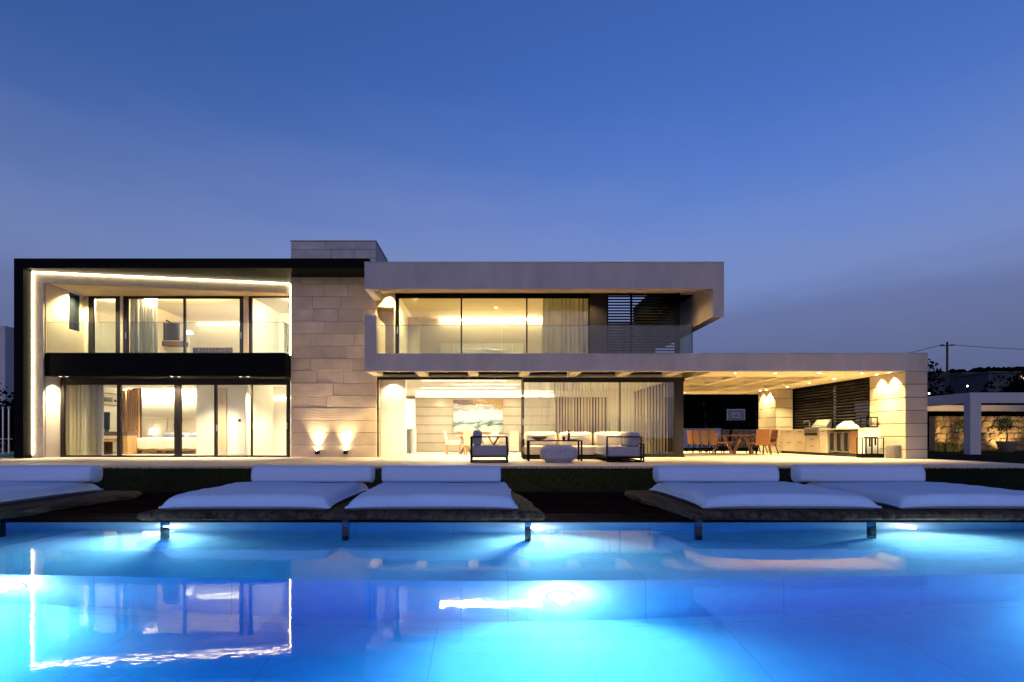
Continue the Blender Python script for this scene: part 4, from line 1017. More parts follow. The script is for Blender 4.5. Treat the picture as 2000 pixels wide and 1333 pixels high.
def cloth_heap(x, y, z):
    b = MB(); n = 14
    for j in range(n+1):
        for i in range(n+1):
            u, v = i/n*2-1, j/n*2-1; r = max(abs(u), abs(v))
            h = .24*(1-r**2.2)*(1+.3*noise.noise(Vector((u*2, v*2, 5))))+.012
            b.v.append((x+u*.20, y+v*.36, z+max(.004, h + .02*noise.noise(Vector((u*6, v*6, 1))))))
    for j in range(n):
        for i in range(n): a = j*(n+1)+i; b.f.append((a, a+1, a+n+2, a+n+1))
    tag(b.build('folded_cover', K['linen'], smooth=True, loc=(x,y,z)), 'crumpled white cloth cover lying on the outdoor kitchen worktop', 'cloth')
cloth_heap(12.68, ky(1641), 1.001)
t = thing('glass_rack', 'black rack of glasses on the end of the outdoor worktop', 'rack', (12.66, ky(1683), 1.0))
yy = ky(1683); b = MB().box(12.47,12.85,yy-.16,yy+.16,1.002,1.05).box(12.47,12.85,yy-.16,yy+.16,1.33,1.36)
for x in (12.485,12.835):
    for y in (yy-.145, yy+.145): b.bar((x,y,1.05),(x,y,1.33),.025)
b.build('frame', K['black'], t)
for k in range(3):
    for j in range(2): MB().lathe([(.03,0),(.006,.01),(.006,.07),(.035,.11),(.035,.17),(.032,.17)], (12.54+k*.1, yy-.07+j*.14, 1.05), 12).build('wine_glass', K['cup'], t)
# firewood stand and basket by the end pillar
lx0, lx1, ly = X(1684,17.3), X(1727,17.3), 17.3
t = thing('fire_tool_stand', 'black metal stand with hanging tools beside the stone end wall', 'stand', ((lx0+lx1)/2, ly, .0))
b = MB().box(lx0, lx1, ly, ly+.28, .014, .15)
for y in (ly+.012, ly+.268): loopframe(b, [(lx0+.012,y,.1),(lx1-.012,y,.1),(lx1-.012,y,.66),(lx0+.012,y,.66)], .022)
for x in (lx0+.012, lx1-.012): b.bar((x,ly,.66),(x,ly+.28,.66),.022)
b.build('frame', K['black'], t)
for f, z0 in ((.27,.15),(.54,.15),(.44,.38),(.70,.42)):
    x = lx0+(lx1-lx0)*f; MB().bar((x,ly+.1,z0),(x,ly+.1,.68),.035).bar((x-.06,ly+.1,.68),(x+.06,ly+.1,.68),.03).build('tool', K['black'], t)
b = MB(); n = 20; bx, by = X(1747.5,16.95)-.0, 16.98
prof = [(.2,0),(.215,.03),(.225,.2),(.22,.38),(.215,.43),(.19,.43),(.19,.1)]
for k in range(9): pass
o = MB().lathe(prof, (0,0,0), n).build('basket', K['basket'], smooth=True, loc=(0,0,0)); o.location = (bx, by, .014); tag(o, 'round woven grey basket standing by the portico end pillar', 'basket')

# ---- indoor things
# living room painting
def paint_mat():
    m, N, L, P = nodes('abstract seascape canvas'); P.inputs['Roughness'].default_value = .6
    tc = N.new('ShaderNodeTexCoord'); sep = N.new('ShaderNodeSeparateXYZ'); L.new(tc.outputs['Generated'], sep.inputs[0])
    mp = N.new('ShaderNodeMapping'); mp.inputs['Scale'].default_value = (3.2,1,5.5); L.new(tc.outputs['Generated'], mp.inputs[0])
    n1 = N.new('ShaderNodeTexNoise'); n1.inputs['Scale'].default_value = 1.0; n1.inputs['Detail'].default_value = 9; n1.inputs['Distortion'].default_value = 1.5; L.new(mp.outputs[0], n1.inputs['Vector'])
    a = N.new('ShaderNodeMath'); a.operation = 'MULTIPLY_ADD'; a.inputs[1].default_value = .55; L.new(n1.outputs['Fac'], a.inputs[0])
    zz = N.new('ShaderNodeMath'); zz.operation = 'SUBTRACT'; L.new(sep.outputs['Z'], zz.inputs[0]); zz.inputs[1].default_value = .275
    L.new(zz.outputs[0], a.inputs[2])
    rp = N.new('ShaderNodeValToRGB'); cr = rp.color_ramp
    cols = [(0,(.30,.38,.34)),(.14,(.42,.50,.44)),(.22,(.03,.06,.06)),(.29,(.26,.34,.34)),(.40,(.62,.63,.60)),(.62,(.58,.58,.55)),(.74,(.22,.24,.24)),(.80,(.45,.44,.40)),(.87,(.12,.07,.06)),(1,(.16,.09,.07))]
    while len(cr.elements) < len(cols): cr.elements.new(.5)
    for e, (p, c) in zip(cr.elements, cols): e.position = p; e.color = (*c,1)
    L.new(a.outputs[0], rp.inputs[0])
    n2 = N.new('ShaderNodeTexNoise'); n2.inputs['Scale'].default_value = 40; n2.inputs['Detail'].default_value = 4; L.new(tc.outputs['Generated'], n2.inputs['Vector'])
    gold = N.new('ShaderNodeValToRGB'); gold.color_ramp.elements[0].color = (.10,.06,.02,1); gold.color_ramp.elements[1].color = (.55,.36,.12,1); gold.color_ramp.elements[0].position = .4; gold.color_ramp.elements[1].position = .6; L.new(n2.outputs['Fac'], gold.inputs[0])
    s = N.new('ShaderNodeMath'); s.operation = 'MULTIPLY_ADD'; s.inputs[1].default_value = .55; L.new(sep.outputs['X'], s.inputs[0]); L.new(a.outputs[0], s.inputs[2])
    st = N.new('ShaderNodeMapRange'); st.inputs['From Min'].default_value = 1.22; st.inputs['From Max'].default_value = 1.27; L.new(s.outputs[0], st.inputs[0])
    mx = N.new('ShaderNodeMix'); mx.data_type = 'RGBA'; L.new(st.outputs[0], mx.inputs[0]); L.new(rp.outputs[0], mx.inputs[6]); L.new(gold.outputs[0], mx.inputs[7])
    L.new(mx.outputs[2], P.inputs['Base Color']); return m
K['painting'] = paint_mat()
t = thing('painting', 'large abstract painting of pale surf with dark and gold upper edge', 'painting', (X(933,LB), LB-.05, 1.6))
MB().box(X(885.5,LB-.05), X(982,LB-.05), LB-.07, LB-.035, Z(845,LB), Z(781.5,LB)).build('canvas', K['painting'], t)
MB().box(X(885,LB-.05)-.01, X(982.5,LB-.05)+.01, LB-.034, LB-.004, Z(845.5,LB), Z(781,LB)).build('stretcher_frame', K['oak'], t)
# indoor dining chairs and table
def indoor_chair(x, y, rz, label):
    t = thing('upholstered_chair', label, 'chair', (0,0,0), group='cream chairs at the indoor dining table')
    def bld(b, n, m, sm=False):
        o = bpy.data.objects.new(n, b.mesh(n, sm)); COL.objects.link(o); o.data.materials.append(K[m]); o.parent = t
    bld(cushion(MB(), -.26,.26,-.27,.27,.36,.54,.03), 'seat', 'sofa', True)
    b = MB()
    for k, (yy, z) in enumerate(((-.27,.40),(-.30,.65),(-.36,.90))): pass
    bld(MB().bar((0,-.25,.40),(0,-.35,.93),.50,.07), 'backrest', 'sofa')
    for sx in (-1,1):
        for yy in (-.24,.24): bld(MB().bar((sx*.22,yy,.37),(sx*.24,yy*1.1,0),.05), 'leg', 'oak')
    t.location = (x, y, .012); t.rotation_euler[2] = rz
    return t
ic = indoor_chair(X(885,20.5), 20.75, math.radians(-90), 'cream chair with oak legs in side view at the indoor table end')
dup(ic, (X(921,20.3), 20.35, .012), math.radians(-8), 'cream indoor chair with its back turned to the terrace armchair')
dup(ic, (X(960,21.9), 22.1, .012), math.radians(170), 'cream indoor chair on the painting side of the indoor table')
t = thing('indoor_table', 'pale indoor dining table on crossed dark wooden legs', 'table', (X(930,21.2), 21.2, .012))
MB().bbox(X(893,21), X(985,21), 20.7, 21.7, .73, .77, .006).build('top', K['linen'], t)
for sx in (-1, 1):
    c = X(937,21.2)+sx*.55
    MB().bar((c-.22,21.2,.012),(c+.22,21.2,.73),.08).build('leg', K['walnut'], t); MB().bar((c+.22,21.28,.012),(c-.22,21.28,.73),.08).build('leg', K['oak'], t)
bowl(X(900,21), 21.05, .772, .17, .12, 'oak', 'bowl', 'round brown wooden bowl on the indoor dining table', 'bowl')
bowl(X(952,21), 21.1, .772, .20, .12, 'oak', 'bowl', 'wider brown wooden bowl at the middle of the indoor dining table', 'bowl')
t = thing('sideboard', 'pale low sideboard against the stone panelled living room wall', 'cabinet', (X(1005,24), 23.9, .012))
MB().bbox(X(995,23.9), X(1013,23.9), 23.7, 24.15, .05, .95, .006).build('body', K['cabinet'], t); MB().box(X(996,23.9), X(1012,23.9), 23.75, 24.1, .012, .05).build('plinth', K['rubber'], t)
t = thing('coffee_machine', 'small black and chrome coffee machine on the white kitchen counter', 'machine', (X(779,22.3), 22.3, 1.06))
MB().bbox(X(773,22.3), X(782,22.3), 22.2, 22.5, 1.28, 1.34, .008).build('head', K['rubber'], t); MB().bbox(X(773,22.3), X(776,22.3), 22.2, 22.5, 1.062, 1.28, .008).build('body', K['steel'], t); MB().box(X(773,22.3), X(782,22.3), 22.2, 22.45, 1.061, 1.08).build('tray', K['steel'], t)
# doormat
tag(MB().bbox(Lx(741), Lx(797), 17.6, 18.1, .014, .03, .004).build('doormat', K['concrete'], loc=(Lx(769),17.85,.014)), 'flat grey doormat at the open living room threshold', 'doormat')
# ground bedroom
def bed(x0, x1, y0, y1, z, hb_x0, hb_x1, hb_z, label, hm='headboard', panels=6):
    t = thing('bed', label, 'bed', ((x0+x1)/2, (y0+y1)/2, z))
    MB().box(x0+.03, x1-.03, y0+.03, y1, z+.14, z+.26).build('base', K['oak'], t)
    for x in (x0+.1, x1-.1):
        for y in (y0+.1, y1-.1): MB().bar((x,y,z),(x,y,z+.14),.06).build('leg', K['oak'], t)
    cushion(MB(), x0, x1, y0, y1, z+.24, z+.64, .07).build('mattress', K['linen'], t, True)
    b = MB(); n = 30
    for j in range(9):
        for i in range(n+1):
            u = i/n; xx = x0-.02+(x1-x0+.04)*u
            if j < 3: p = (xx, y0-.025-.01*math.sin(u*60+j)*.6, z+.22+.15*j+.012*math.sin(u*25)*(j==0))
            else: p = (xx, y0-.02+(j-3)*.25, z+.655+.012*math.sin(u*9+j))
            b.v.append(p)
    for j in range(8):
        for i in range(n): a = j*(n+1)+i; b.f.append((a, a+1, a+n+2, a+n+1))
    b.build('bedspread', K['linen'], t, True)
    w = (x1-x0)/2
    for k in range(2):
        cushion(MB(), x0+k*w+.06, x0+(k+1)*w-.06, y1-.42, y1-.08, z+.62, z+.86, .09).build('pillow', K['fabric'], t, True)
        cushion(MB(), x0+k*w+.2, x0+(k+1)*w-.2, y1-.60, y1-.40, z+.62, z+.80, .07).build('cushion', K['sofagrey'], t, True)
    pwid = (hb_x1-hb_x0)/panels
    for k in range(panels): MB().bbox(hb_x0+k*pwid+.006, hb_x0+(k+1)*pwid-.006, y1+.02, y1+.10, z+.05, z+hb_z, .02).build('headboard_panel', K[hm], t)
bed(X(262,21), X(384,21), 21.0, 23.1, .012, -15.3, -11.5, 1.52, 'white covered double bed with panelled headboard in the ground floor bedroom')
t = thing('bedside_lamp', 'glowing white table lamp beside the ground floor bed', 'lamp', (-14.55, 23.0, .55))
MB().bbox(-14.85,-14.25,22.8,23.1,.012,.55,.01).build('cabinet', K['oak'], t)
MB().lathe([(.05,.55),(.015,.57),(.015,.80)], (-14.55,22.95,0), 12).build('stem', K['steel'], t)
MB().lathe([(.16,.80),(.12,1.05),(.115,1.05),(.155,.80)], (-14.55,22.95,0), 20).build('lamp_shade', K['shade'], t)
t = thing('desk', 'dark brown desk with open shelf behind the ground floor window', 'desk', (X(228,20.5), 20.6, .012))
MB().bbox(X(198,20.5), X(252,20.5), 20.4, 21.0, .74, .90, .006).build('top', K['walnut'], t)
MB().bbox(X(198,20.5), X(232,20.5), 20.45, 21.0, .50, .62, .006).build('drawer', K['oak'], t)
MB().box(X(243,20.5), X(252,20.5), 20.42, 20.98, .012, .74).build('leg', K['oak'], t); MB().box(X(199,20.5), X(203,20.5), 20.42, 20.98, .012, .50).build('leg', K['walnut'], t)
t = thing('monitor', 'dark tilted screen standing on the brown desk', 'monitor', (X(207,20.6), 20.6, .9))
MB().bbox(X(200,20.6), X(213,20.6), 20.62, 20.66, .98, 1.66, .006).build('screen', K['screen'], t); MB().box(X(204,20.6), X(209,20.6), 20.6, 20.72, .902, .98).build('stand', K['rubber'], t)
t = thing('slatted_screen', 'oak slatted room divider between desk and bed', 'room divider', (X(250,21.6), 21.6, .012))
for k in range(9):
    x = X(236,21.4)+k*.086; MB().box(x, x+.045, 21.36, 21.46, .014, 2.62).build('slat', K['oak'], t)
MB().box(X(235,21.4), X(236,21.4)+.78, 21.47, 21.5, .014, 2.66).build('back_panel', K['walnut'], t)
t = thing('wall_art', 'dark framed drawing hung high on the ground bedroom side wall', 'picture', (-16.15, 22.5, 2.05))
MB().box(-16.19, -16.16, 21.9, 23.1, 2.02, 2.55).build('sheet', K['headboard'], t)
for (y0_, y1_, z0_, z1_) in ((21.9,23.1,2.02,2.05),(21.9,23.1,2.52,2.55),(22.2,22.75,2.18,2.36),(22.85,23.0,2.2,2.3)): MB().box(-16.158, -16.15, y0_, y1_, z0_, z1_).build('mark', K['rubber'], t)
# upper bedroom
t = thing('wall_television', 'dark flat television on a ceiling arm in the upper bedroom', 'television', (X(329,21.5), 21.5, 5.0))
MB().bbox(X(308,21.5), X(350,21.5), 21.5, 21.55, Z(665,21.5), Z(631,21.5), .008).build('screen', K['screen'], t)
MB().bar((X(325,21.6),21.6,Z(626,21.6)),(X(336,21.6),21.58,Z(632,21.6)),.05).bar((X(325,21.6),21.6,Z(626,21.6)),(X(318,23.9),23.98,Z(626,21.6)),.04).build('arm', K['black'], t)
t = thing('wall_shelf', 'dark long shelf under the upper bedroom television', 'shelf', (X(335,21.6), 21.6, 4.4))
MB().bbox(X(308,21.5), X(362,21.5), 21.4, 21.8, Z(676,21.5), Z(667.5,21.5), .006).build('board', K['walnut'], t); MB().box(X(310,21.5), X(312,21.5), 21.45, 21.75, 3.3, Z(676.2,21.5)).build('support', K['walnut'], t)
bed(X(383,22), X(452,22), 21.4, 23.6, 3.3, X(375,23.6), X(453,23.6), 1.36, 'pale covered bed with wide brown headboard in the upper bedroom', 'brownpanel', 12)
t = thing('floor_lamp', 'slim white floor lamp beside the upper bed', 'lamp', (X(369,21.5), 21.5, 3.3))
MB().lathe([(.13,0),(.13,.02),(.012,.03),(.012,1.55)], (X(369,21.5),21.5,3.3), 12).build('stem', K['lacquer'], t); MB().lathe([(.16,1.55),(.10,1.66),(.02,1.70)], (X(369,21.5),21.5,3.3), 16).build('lamp_shade', K['shade'], t)
bed(X(896,20.5), X(985,20.5), 19.7, 21.8, 3.3, X(860,21.8), X(1022,21.8), 1.22, 'wide bed with long quilted cream headboard in the upper pavilion', 'linen', 8)
# bathroom vanity upstairs
t = thing('vanity', 'white bathroom vanity with large mirror behind the narrow upper window', 'vanity', (-14.4, 22.7, 3.3))
MB().bbox(-15.4,-13.6,22.4,22.95,3.8,4.15,.01).build('cabinet', K['lacquer'], t); MB().box(-15.3,-13.7,22.96,22.98,4.4,4.94).build('mirror', K['steel'], t); MB().box(-15.35,-13.65,22.5,22.9,3.31,3.4).build('plinth', K['rubber'], t)

# ================================================================== SURROUNDINGS
def hill_z(x, y):
    if y < 40: return -.045
    r = 26 + 13*max(0, min(1, (x-60)/220)) + 5*noise.noise(Vector((x*.006, 3.1, 0)))
    t = min(1, (y-40)/260)
    return -.045 + r*t + (noise.noise(Vector((x*.03, y*.03, 1)))*1.2*t) - max(0, y-310)*.1
def hills():
    b = MB(); xs = [-520+k*13 for k in range(93)]; ys = [40,48,56,66,78,92,108,126,148,172,200,232,262,285,300,312,340,420]
    for y in ys:
        for x in xs: b.v.append((x, y, hill_z(x, y)+.01))
    n = len(xs)
    for j in range(len(ys)-1):
        for i in range(n-1): a = j*n+i; b.f.append((a, a+1, a+n+1, a+n))
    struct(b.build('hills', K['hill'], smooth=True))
    s = MB(); r = random.Random(21)
    for k in range(1500):
        y = r.choice((r.uniform(270, 305), r.uniform(60, 290))); x = r.uniform(-330, 330)*y/300
        if r.random() < .45: x = r.uniform(.78, 1.15)*y
        z = hill_z(x, y); rad = r.uniform(.9, 2.4)*(1 if y > 150 else .55)
        bm = bmesh.new(); bmesh.ops.create_icosphere(bm, subdivisions=1, radius=rad)
        for v in bm.verts: v.co = Vector((x, y, z+rad*.4)) + v.co*(1+.45*noise.noise(v.co*1.3+Vector((k,0,0))))
        s.add_bm(bm)
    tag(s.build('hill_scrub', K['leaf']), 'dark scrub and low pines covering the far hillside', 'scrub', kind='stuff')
hills()
def tree(x, y, z, h, w, label, m='leaf', n=900, seed=1, trunk=.3, group=None, name='evergreen_tree'):
    r = random.Random(seed); t = thing(name, label, 'tree', (x, y, z), group=group)
    MB().tube([(x,y,z),(x+.03*h,y,z+h*.3),(x-.02*h,y,z+h*.75)], .035*h, 8, .012*h).build('trunk', K['bark'], t)
    b = MB(); lobes = [(Vector((r.uniform(-.5,.5)*w, r.uniform(-.5,.5)*w, z-z+h*(trunk+(.95-trunk)*r.random()))), r.uniform(.28,.5)*w) for _ in range(9)]
    for k in range(n):
        c, rr = lobes[k % 9]; d = Vector((r.gauss(0,1), r.gauss(0,1), r.gauss(0,1))).normalized()*rr*r.random()**.4
        p = Vector((x,y,z)) + c + d; s = w*r.uniform(.03,.075)
        u = Vector((r.gauss(0,1), r.gauss(0,1), r.gauss(0,1))).normalized()*s; v = u.cross(Vector((r.gauss(0,1), r.gauss(0,1), r.gauss(0,1)))).normalized()*s*.6
        b.face([p-u, p+v, p+u, p-v])
    b.build('crown', K[m], t); return t
for k, (x, y, h, w, lab) in enumerate((
    (14.5,44,3.6,3.0,'low dark evergreen behind the basketball hoop'), (18.5,46,4.2,3.4,'broad dark evergreen behind the portico rear pillar'),
    (21.5,43,3.4,3.0,'dark evergreen seen through the outdoor kitchen louvres'), (44,52,4.0,4.2,'dark evergreen by the foot of the utility pole'),
    (55,55,4.3,5.0,'broad dark evergreen rising behind the garden pavilion roof'), (64,60,6.5,5.0,'taller dark evergreen below the far white house'),
    (74,95,7.5,6.0,'dark pine between the two far hillside houses'), (-36,40,4.2,4.5,'dark evergreen beyond the neighbouring pale wall'))):
    tree(x, y, hill_z(x, y), h, w, lab, n=1100, seed=40+k, trunk=.12, group='dark trees beyond the garden')
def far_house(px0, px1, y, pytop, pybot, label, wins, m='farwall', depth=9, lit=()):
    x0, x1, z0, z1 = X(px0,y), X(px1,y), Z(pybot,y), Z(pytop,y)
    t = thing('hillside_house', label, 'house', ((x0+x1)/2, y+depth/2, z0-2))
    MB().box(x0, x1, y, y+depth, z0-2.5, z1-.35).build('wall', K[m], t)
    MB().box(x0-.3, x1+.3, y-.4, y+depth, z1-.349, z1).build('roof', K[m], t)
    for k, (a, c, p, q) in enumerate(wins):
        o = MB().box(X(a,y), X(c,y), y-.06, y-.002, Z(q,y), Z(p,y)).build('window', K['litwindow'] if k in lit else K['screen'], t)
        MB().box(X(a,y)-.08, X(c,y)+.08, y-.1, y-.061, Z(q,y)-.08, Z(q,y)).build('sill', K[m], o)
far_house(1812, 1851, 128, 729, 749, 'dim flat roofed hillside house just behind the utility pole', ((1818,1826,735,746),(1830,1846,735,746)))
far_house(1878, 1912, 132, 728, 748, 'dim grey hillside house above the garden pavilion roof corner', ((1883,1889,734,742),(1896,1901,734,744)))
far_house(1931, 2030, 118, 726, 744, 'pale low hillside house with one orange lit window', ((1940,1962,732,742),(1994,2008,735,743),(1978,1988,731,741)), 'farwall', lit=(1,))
def garden_lamp(px, py, y, label):
    x = X(px,y); z = Z(py,y); g = min(hill_z(x,y), z-1)
    t = thing('lamp_post', label, 'lamp post', (x, y, g), group='lamp posts on the dark slope')
    MB().tube([(x,y,g),(x,y,z-.2)], .05, 8).build('post', K['black'], t)
    MB().lathe([(.02,-.08),(.045,-.05),(.065,0),(.045,.05),(.02,.08)], (x,y,z), 14).build('globe', K['lamplens'], t, True)
garden_lamp(1889.5, 754.5, 60, 'lit lamp post standing above the garden pavilion roof')
garden_lamp(1814.5, 769, 58, 'lit lamp post half hidden by the portico end pillar')
garden_lamp(1820, 727, 126, 'lit lamp post on the ridge beside the dim flat roofed house')
ux, uy = X(1850,60), 60
t = thing('utility_pole', 'tall dark wooden utility pole with crossarm on the slope', 'utility pole', (ux, uy, 2))
MB().tube([(ux,uy,1.5),(ux,uy,Z(668,60))], .13, 10, .1).build('pole', K['bark'], t)
MB().bar((ux-.75,uy,Z(676,60)),(ux+.85,uy,Z(674.5,60)),.1).build('crossarm', K['bark'], t)
for dx in (-.7,-.45,.5,.8): MB().lathe([(.05,0),(.07,.06),(.03,.14)], (ux+dx,uy,Z(675.5,60)+.04), 8).build('insulator', K['rubber'], t)
def cable(p0, p1, sag, label):
    pts = [Vector(p0).lerp(Vector(p1), k/24) - Vector((0,0,sag*4*(k/24)*(1-k/24))) for k in range(25)]
    tag(MB().tube(pts, .03, 5).build('overhead_cable', K['rubber'], loc=tuple(p0)), label, 'cable')
cable((ux-.6,uy,Z(674,60)), (X(1400,70),70,Z(752,70)), .6, 'thin overhead cable dropping from the pole towards the portico roof')
cable((ux+.6,uy,Z(674,60)), (X(2350,60),60,Z(680,60)), .5, 'thin overhead cable running from the pole away from the villa')
# garden walls and hoop behind the portico
def gwall(x0, x1, y, z1, name, m, label): 
    o = MB().box(x0, x1, y, y+.25, -.3, z1).build(name, K[m], loc=((x0+x1)/2, y, 0)); return tag(o, label, 'wall')
o = thing('garden_wall', 'plain white garden wall behind the dining portico', 'wall', (11, 36, 0)); MB().box(2, X(1408,36), 36, 36.25, -.3, 1.2).build('render', K['gardenwall'], o); MB().box(1.95, X(1408,36)+.03, 35.95, 36.3, 1.202, 1.26).build('coping', K['gardenwall'], o)
def rubble(x0, x1, y, z0, z1, row, label, rng, name='rubble_wall'):
    t = thing(name, label, 'wall', ((x0+x1)/2, y, z0))
    MB().box(x0, x1, y+.03, y+.4, z0-.3, z1-.02).build('core', K['mortar'], t)
    z = z0
    while z < z1-.05:
        h = row*rng.uniform(.8,1.2); x = x0
        while x < x1-.06:
            w = min(row*rng.uniform(.8,2.0), x1-x); n = 7
            cx, cz = x+w/2, z+min(h, z1-z)/2; hh = min(h, z1-z)
            b = MB(); pts = []
            for k in range(n):
                a = 2*math.pi*(k+.5*rng.random())/n
                ca, sa = math.cos(a), math.sin(a); q = max(abs(ca), abs(sa))
                pts.append((cx+ca/q**.75*w*.49*rng.uniform(.9,1.02), cz+sa/q**.75*hh*.49*rng.uniform(.9,1.02)))
            d = rng.uniform(.01,.045)
            b.v += [(p[0],y+.03,p[1]) for p in pts] + [(cx+(p[0]-cx)*.86,y-d,cz+(p[1]-cz)*.86) for p in pts]
            b.f += [(k,(k+1)%n,n+(k+1)%n,n+k) for k in range(n)] + [tuple(n+k for k in range(n))]
            b.build('stone', K['rubble'], t); x += w
        z += h
    return t
rubble(X(1411,36), X(1490,36), 36, -.045, 1.2, .30, 'rough stone garden wall behind the basketball hoop', random.Random(31))
hy = 32; hx = X(1437,hy)
t = thing('basketball_hoop', 'freestanding basketball hoop with clear backboard behind the dining table', 'basketball hoop', (hx, hy, -.045))
zt, zb = Z(799.5,hy), Z(821.5,hy); bx0, bx1 = X(1419.5,hy), X(1455,hy)
MB().box(bx0, bx1, hy, hy+.03, zb, zt).build('backboard', K['lens'], t)
b = MB(); 
for (x0,x1,z0,z1) in ((bx0,bx1,zt-.05,zt),(bx0,bx0+.05,zb,zt-.05),(bx1-.05,bx1,zb,zt-.05)): b.box(x0,x1,hy-.012,hy-.002,z0,z1)
ix0, ix1, iz0, iz1 = X(1430.5,hy), X(1444.5,hy), Z(816.5,hy), Z(807.5,hy)
for (x0,x1,z0,z1) in ((ix0,ix1,iz1-.04,iz1),(ix0,ix1,iz0,iz0+.04),(ix0,ix0+.04,iz0+.04,iz1-.04),(ix1-.04,ix1,iz0+.04,iz1-.04)): b.box(x0,x1,hy-.012,hy-.002,z0,z1)
b.build('marking', K['whiteline'], t)
MB().tube([(hx+.2*math.cos(a*.4), hy-.24+.2*math.sin(a*.4), iz0-.04) for a in range(17)], .014, 6).build('rim', K['copper'], t)
MB().bar((hx-.25,hy+.5,-.045),(hx-.05,hy+.1,zt-.3),.1).bar((hx-.05,hy+.1,zt-.3),(hx,hy+.03,zt-.3),.08).build('pole', K['black'], t)
MB().bbox(hx-.7,hx+.2,hy+.2,hy+.9,-.045,.12,.03).build('base', K['rubber'], t)
# garden pavilion
gx, gyy = 20.18, 22.4
t = thing('garden_pavilion', 'white flat roofed garden pavilion with square posts over a stone wall', 'pavilion', (24, 25, -.045))
MB().box(gx, 34, gyy, gyy+.3, 2.12, 2.56).build('front_beam', K['neighbour'], t)
MB().box(gx, gx+.3, gyy+.302, 29.5, 2.122, 2.558).build('side_beam', K['neighbour'], t)
MB().box(gx+.302, 34, gyy+.302, 25.6, 2.40, 2.55).build('roof', K['soffit'], t)
MB().box(gx+.302, 34, 27.0, 27.3, 2.0, 2.3).build('rear_beam', K['soffit'], t)
MB().box(gx, gx+.46, gyy+.002, gyy+.3, -.05, 2.118).build('post', K['neighbour'], t)
MB().box(29.4, 29.9, gyy+.002, gyy+.3, -.05, 2.118).build('post', K['neighbour'], t)
MB().box(gx, gx+.3, 29.0, 29.4, -.05, 2.12).build('post', K['neighbour'], t)
for x in (22.2, 24.2): MB().tube([(x,27.15,-.05),(x,27.15,2.0)], .05, 8).build('column', K['black'], t)
for x, y in ((21.6,23.6),(22.6,24.6),(24.6,24.0)):
    o = MB().lathe([(.05,-.01),(.05,0)], (x,y,2.398), 12).build('downlight', K['spot'], t)
    lamp('pavilion_lamp', 'SPOT', (x,y,2.36), (x+.4, 27.5, .9), 26, AMBER, t, .03, 80, .8)
rubble(X(1827,28), 31.5, 28, -.045, 1.79, .34, 'golden rubble stone wall under the garden pavilion', random.Random(8))
def uplight(x, y, tgt, e, label):
    t = thing('garden_spotlight', label, 'spotlight', (x, y, -.045), group='spotlights on the rubble wall')
    MB().lathe([(.05,0),(.06,.1),(.05,.1)], (x,y,-.045), 12).build('body', K['black'], t)
    MB().lathe([(.045,.101),(.045,.104)], (x,y,-.045), 12).build('lens', K['spot'], t)
    lamp('spot_lamp', 'SPOT', (x,y,.09), tgt, e, (1.0,.72,.32), t, .03, 100, .7)
uplight(24.3, 27.2, (24.2, 28, .9), 50, 'small ground spotlight among the yellow grass clump')
uplight(26.6, 27.2, (26.8, 28, .9), 50, 'small ground spotlight behind the potted olive')
def grass_clump(x, y, z, h, w, label, n=130, m='yellowleaf', seed=1):
    r = random.Random(seed); b = MB()
    for k in range(n):
        a = r.uniform(0,6.28); q = r.uniform(.1,1)*w; bx, by = x+r.uniform(-.4,.4)*w, y+r.uniform(-.2,.2)*w
        tip = Vector((bx+math.cos(a)*q*.5, by+math.sin(a)*q*.4, z+h*r.uniform(.5,1))); mid = Vector((bx+math.cos(a)*q*.2, by+math.sin(a)*q*.15, z+h*.6))
        s = Vector((-math.sin(a), math.cos(a), 0))*.022
        b0 = Vector((bx,by,z)); b.face([b0-s, b0+s, mid+s*.8, mid-s*.8]); b.face([mid-s*.8, mid+s*.8, tip])
    tag(b.build('grass_clump', K[m], loc=(x,y,z)), label, 'plant')
grass_clump(X(1846,27), 27.0, -.045, .62, .9, 'yellow green grass clump glowing against the rubble wall', seed=2)
grass_clump(X(1866,26.6), 26.8, -.045, .55, .7, 'lower yellow grass clump beside the pavilion post', seed=3)
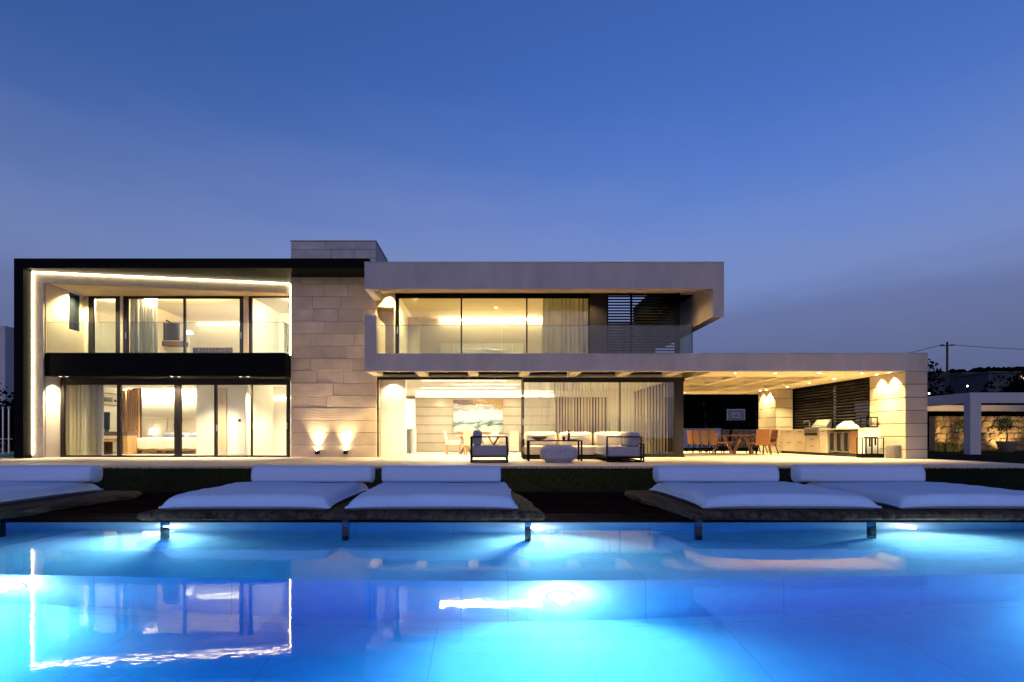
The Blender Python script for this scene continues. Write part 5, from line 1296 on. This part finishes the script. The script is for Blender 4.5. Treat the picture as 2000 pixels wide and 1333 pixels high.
def potted(x, y, label, pot_label):
    t = thing('planter', pot_label, 'planter', (x, y, -.045))
    MB().lathe([(.26,0),(.40,.50),(.43,.52),(.38,.52),(.34,.46)], (x,y,-.045), 24).build('pot', K['concrete'], t, True)
    MB().lathe([(.35,.44),(.01,.45)], (x,y,-.045), 20).build('soil', K['mulch'], t)
    tree(x, y, .40, 1.15, .80, label, 'oliveleaf', 900, 71, .70, name='olive_tree')
potted(X(1966,26), 26.0, 'small round crowned olive tree growing in the concrete planter', 'round concrete planter in front of the rubble wall')
tree(X(1880,27.4), 27.3, -.045, 1.75, .62, 'slim olive tree behind the white pavilion corner post', 'oliveleaf', 700, 77, .6, name='olive_tree')
# neighbour's wing and odds and ends beyond the black frame
t = thing('neighbour_house', 'pale grey blank house wall beyond the black framed wing', 'house', (-33, 36, 0))
MB().box(-40, X(10,30), 30, 42, -.1, Z(637,30)-.2).build('wall', K['neighbour'], t); MB().box(-40.05, X(10,30)+.02, 29.97, 42, Z(637,30)-.199, Z(637,30)).build('coping', K['neighbour'], t)
tree(X(14,24)-.4, 24.5, -.045, 2.6, 1.6, 'dense dark shrub next to the black portal post', n=1500, seed=90, trunk=.05, name='shrub')
tree(X(-25,25), 26, -.045, 2.9, 2.2, 'dark tall shrub before the neighbouring pale wall', n=1500, seed=92, trunk=.05, name='shrub')
for px, lab in ((6,'slim pale post with round cap further from the black portal'), (17.3,'slim pale post with round cap close to the black portal')):
    x = X(px,19.5); t = thing('garden_post', lab, 'post', (x, 19.5, 0), group='slim pale posts beyond the portal')
    MB().tube([(x,19.5,0),(x,19.5,1.72)], .03, 8).build('shaft', K['steel'], t); MB().lathe([(.01,-.06),(.045,-.03),(.05,0),(.04,.04),(.01,.06)], (x,19.5,1.76), 12).build('cap', K['gardenwall'], t, True); MB().bar((x-.12,19.5,.62),(x+.12,19.5,.62),.04).build('bracket', K['steel'], t)
o = MB().lathe([(.24,0),(.28,.10),(.29,.12),(.25,.12),(.22,.03)], (0,0,0), 22).build('tub', K['greenplastic'], smooth=True, loc=(0,0,0)); o.location = (X(12,18.2), 18.2, .002); tag(o, 'shallow mint green tub on the terrace beyond the black portal', 'tub')
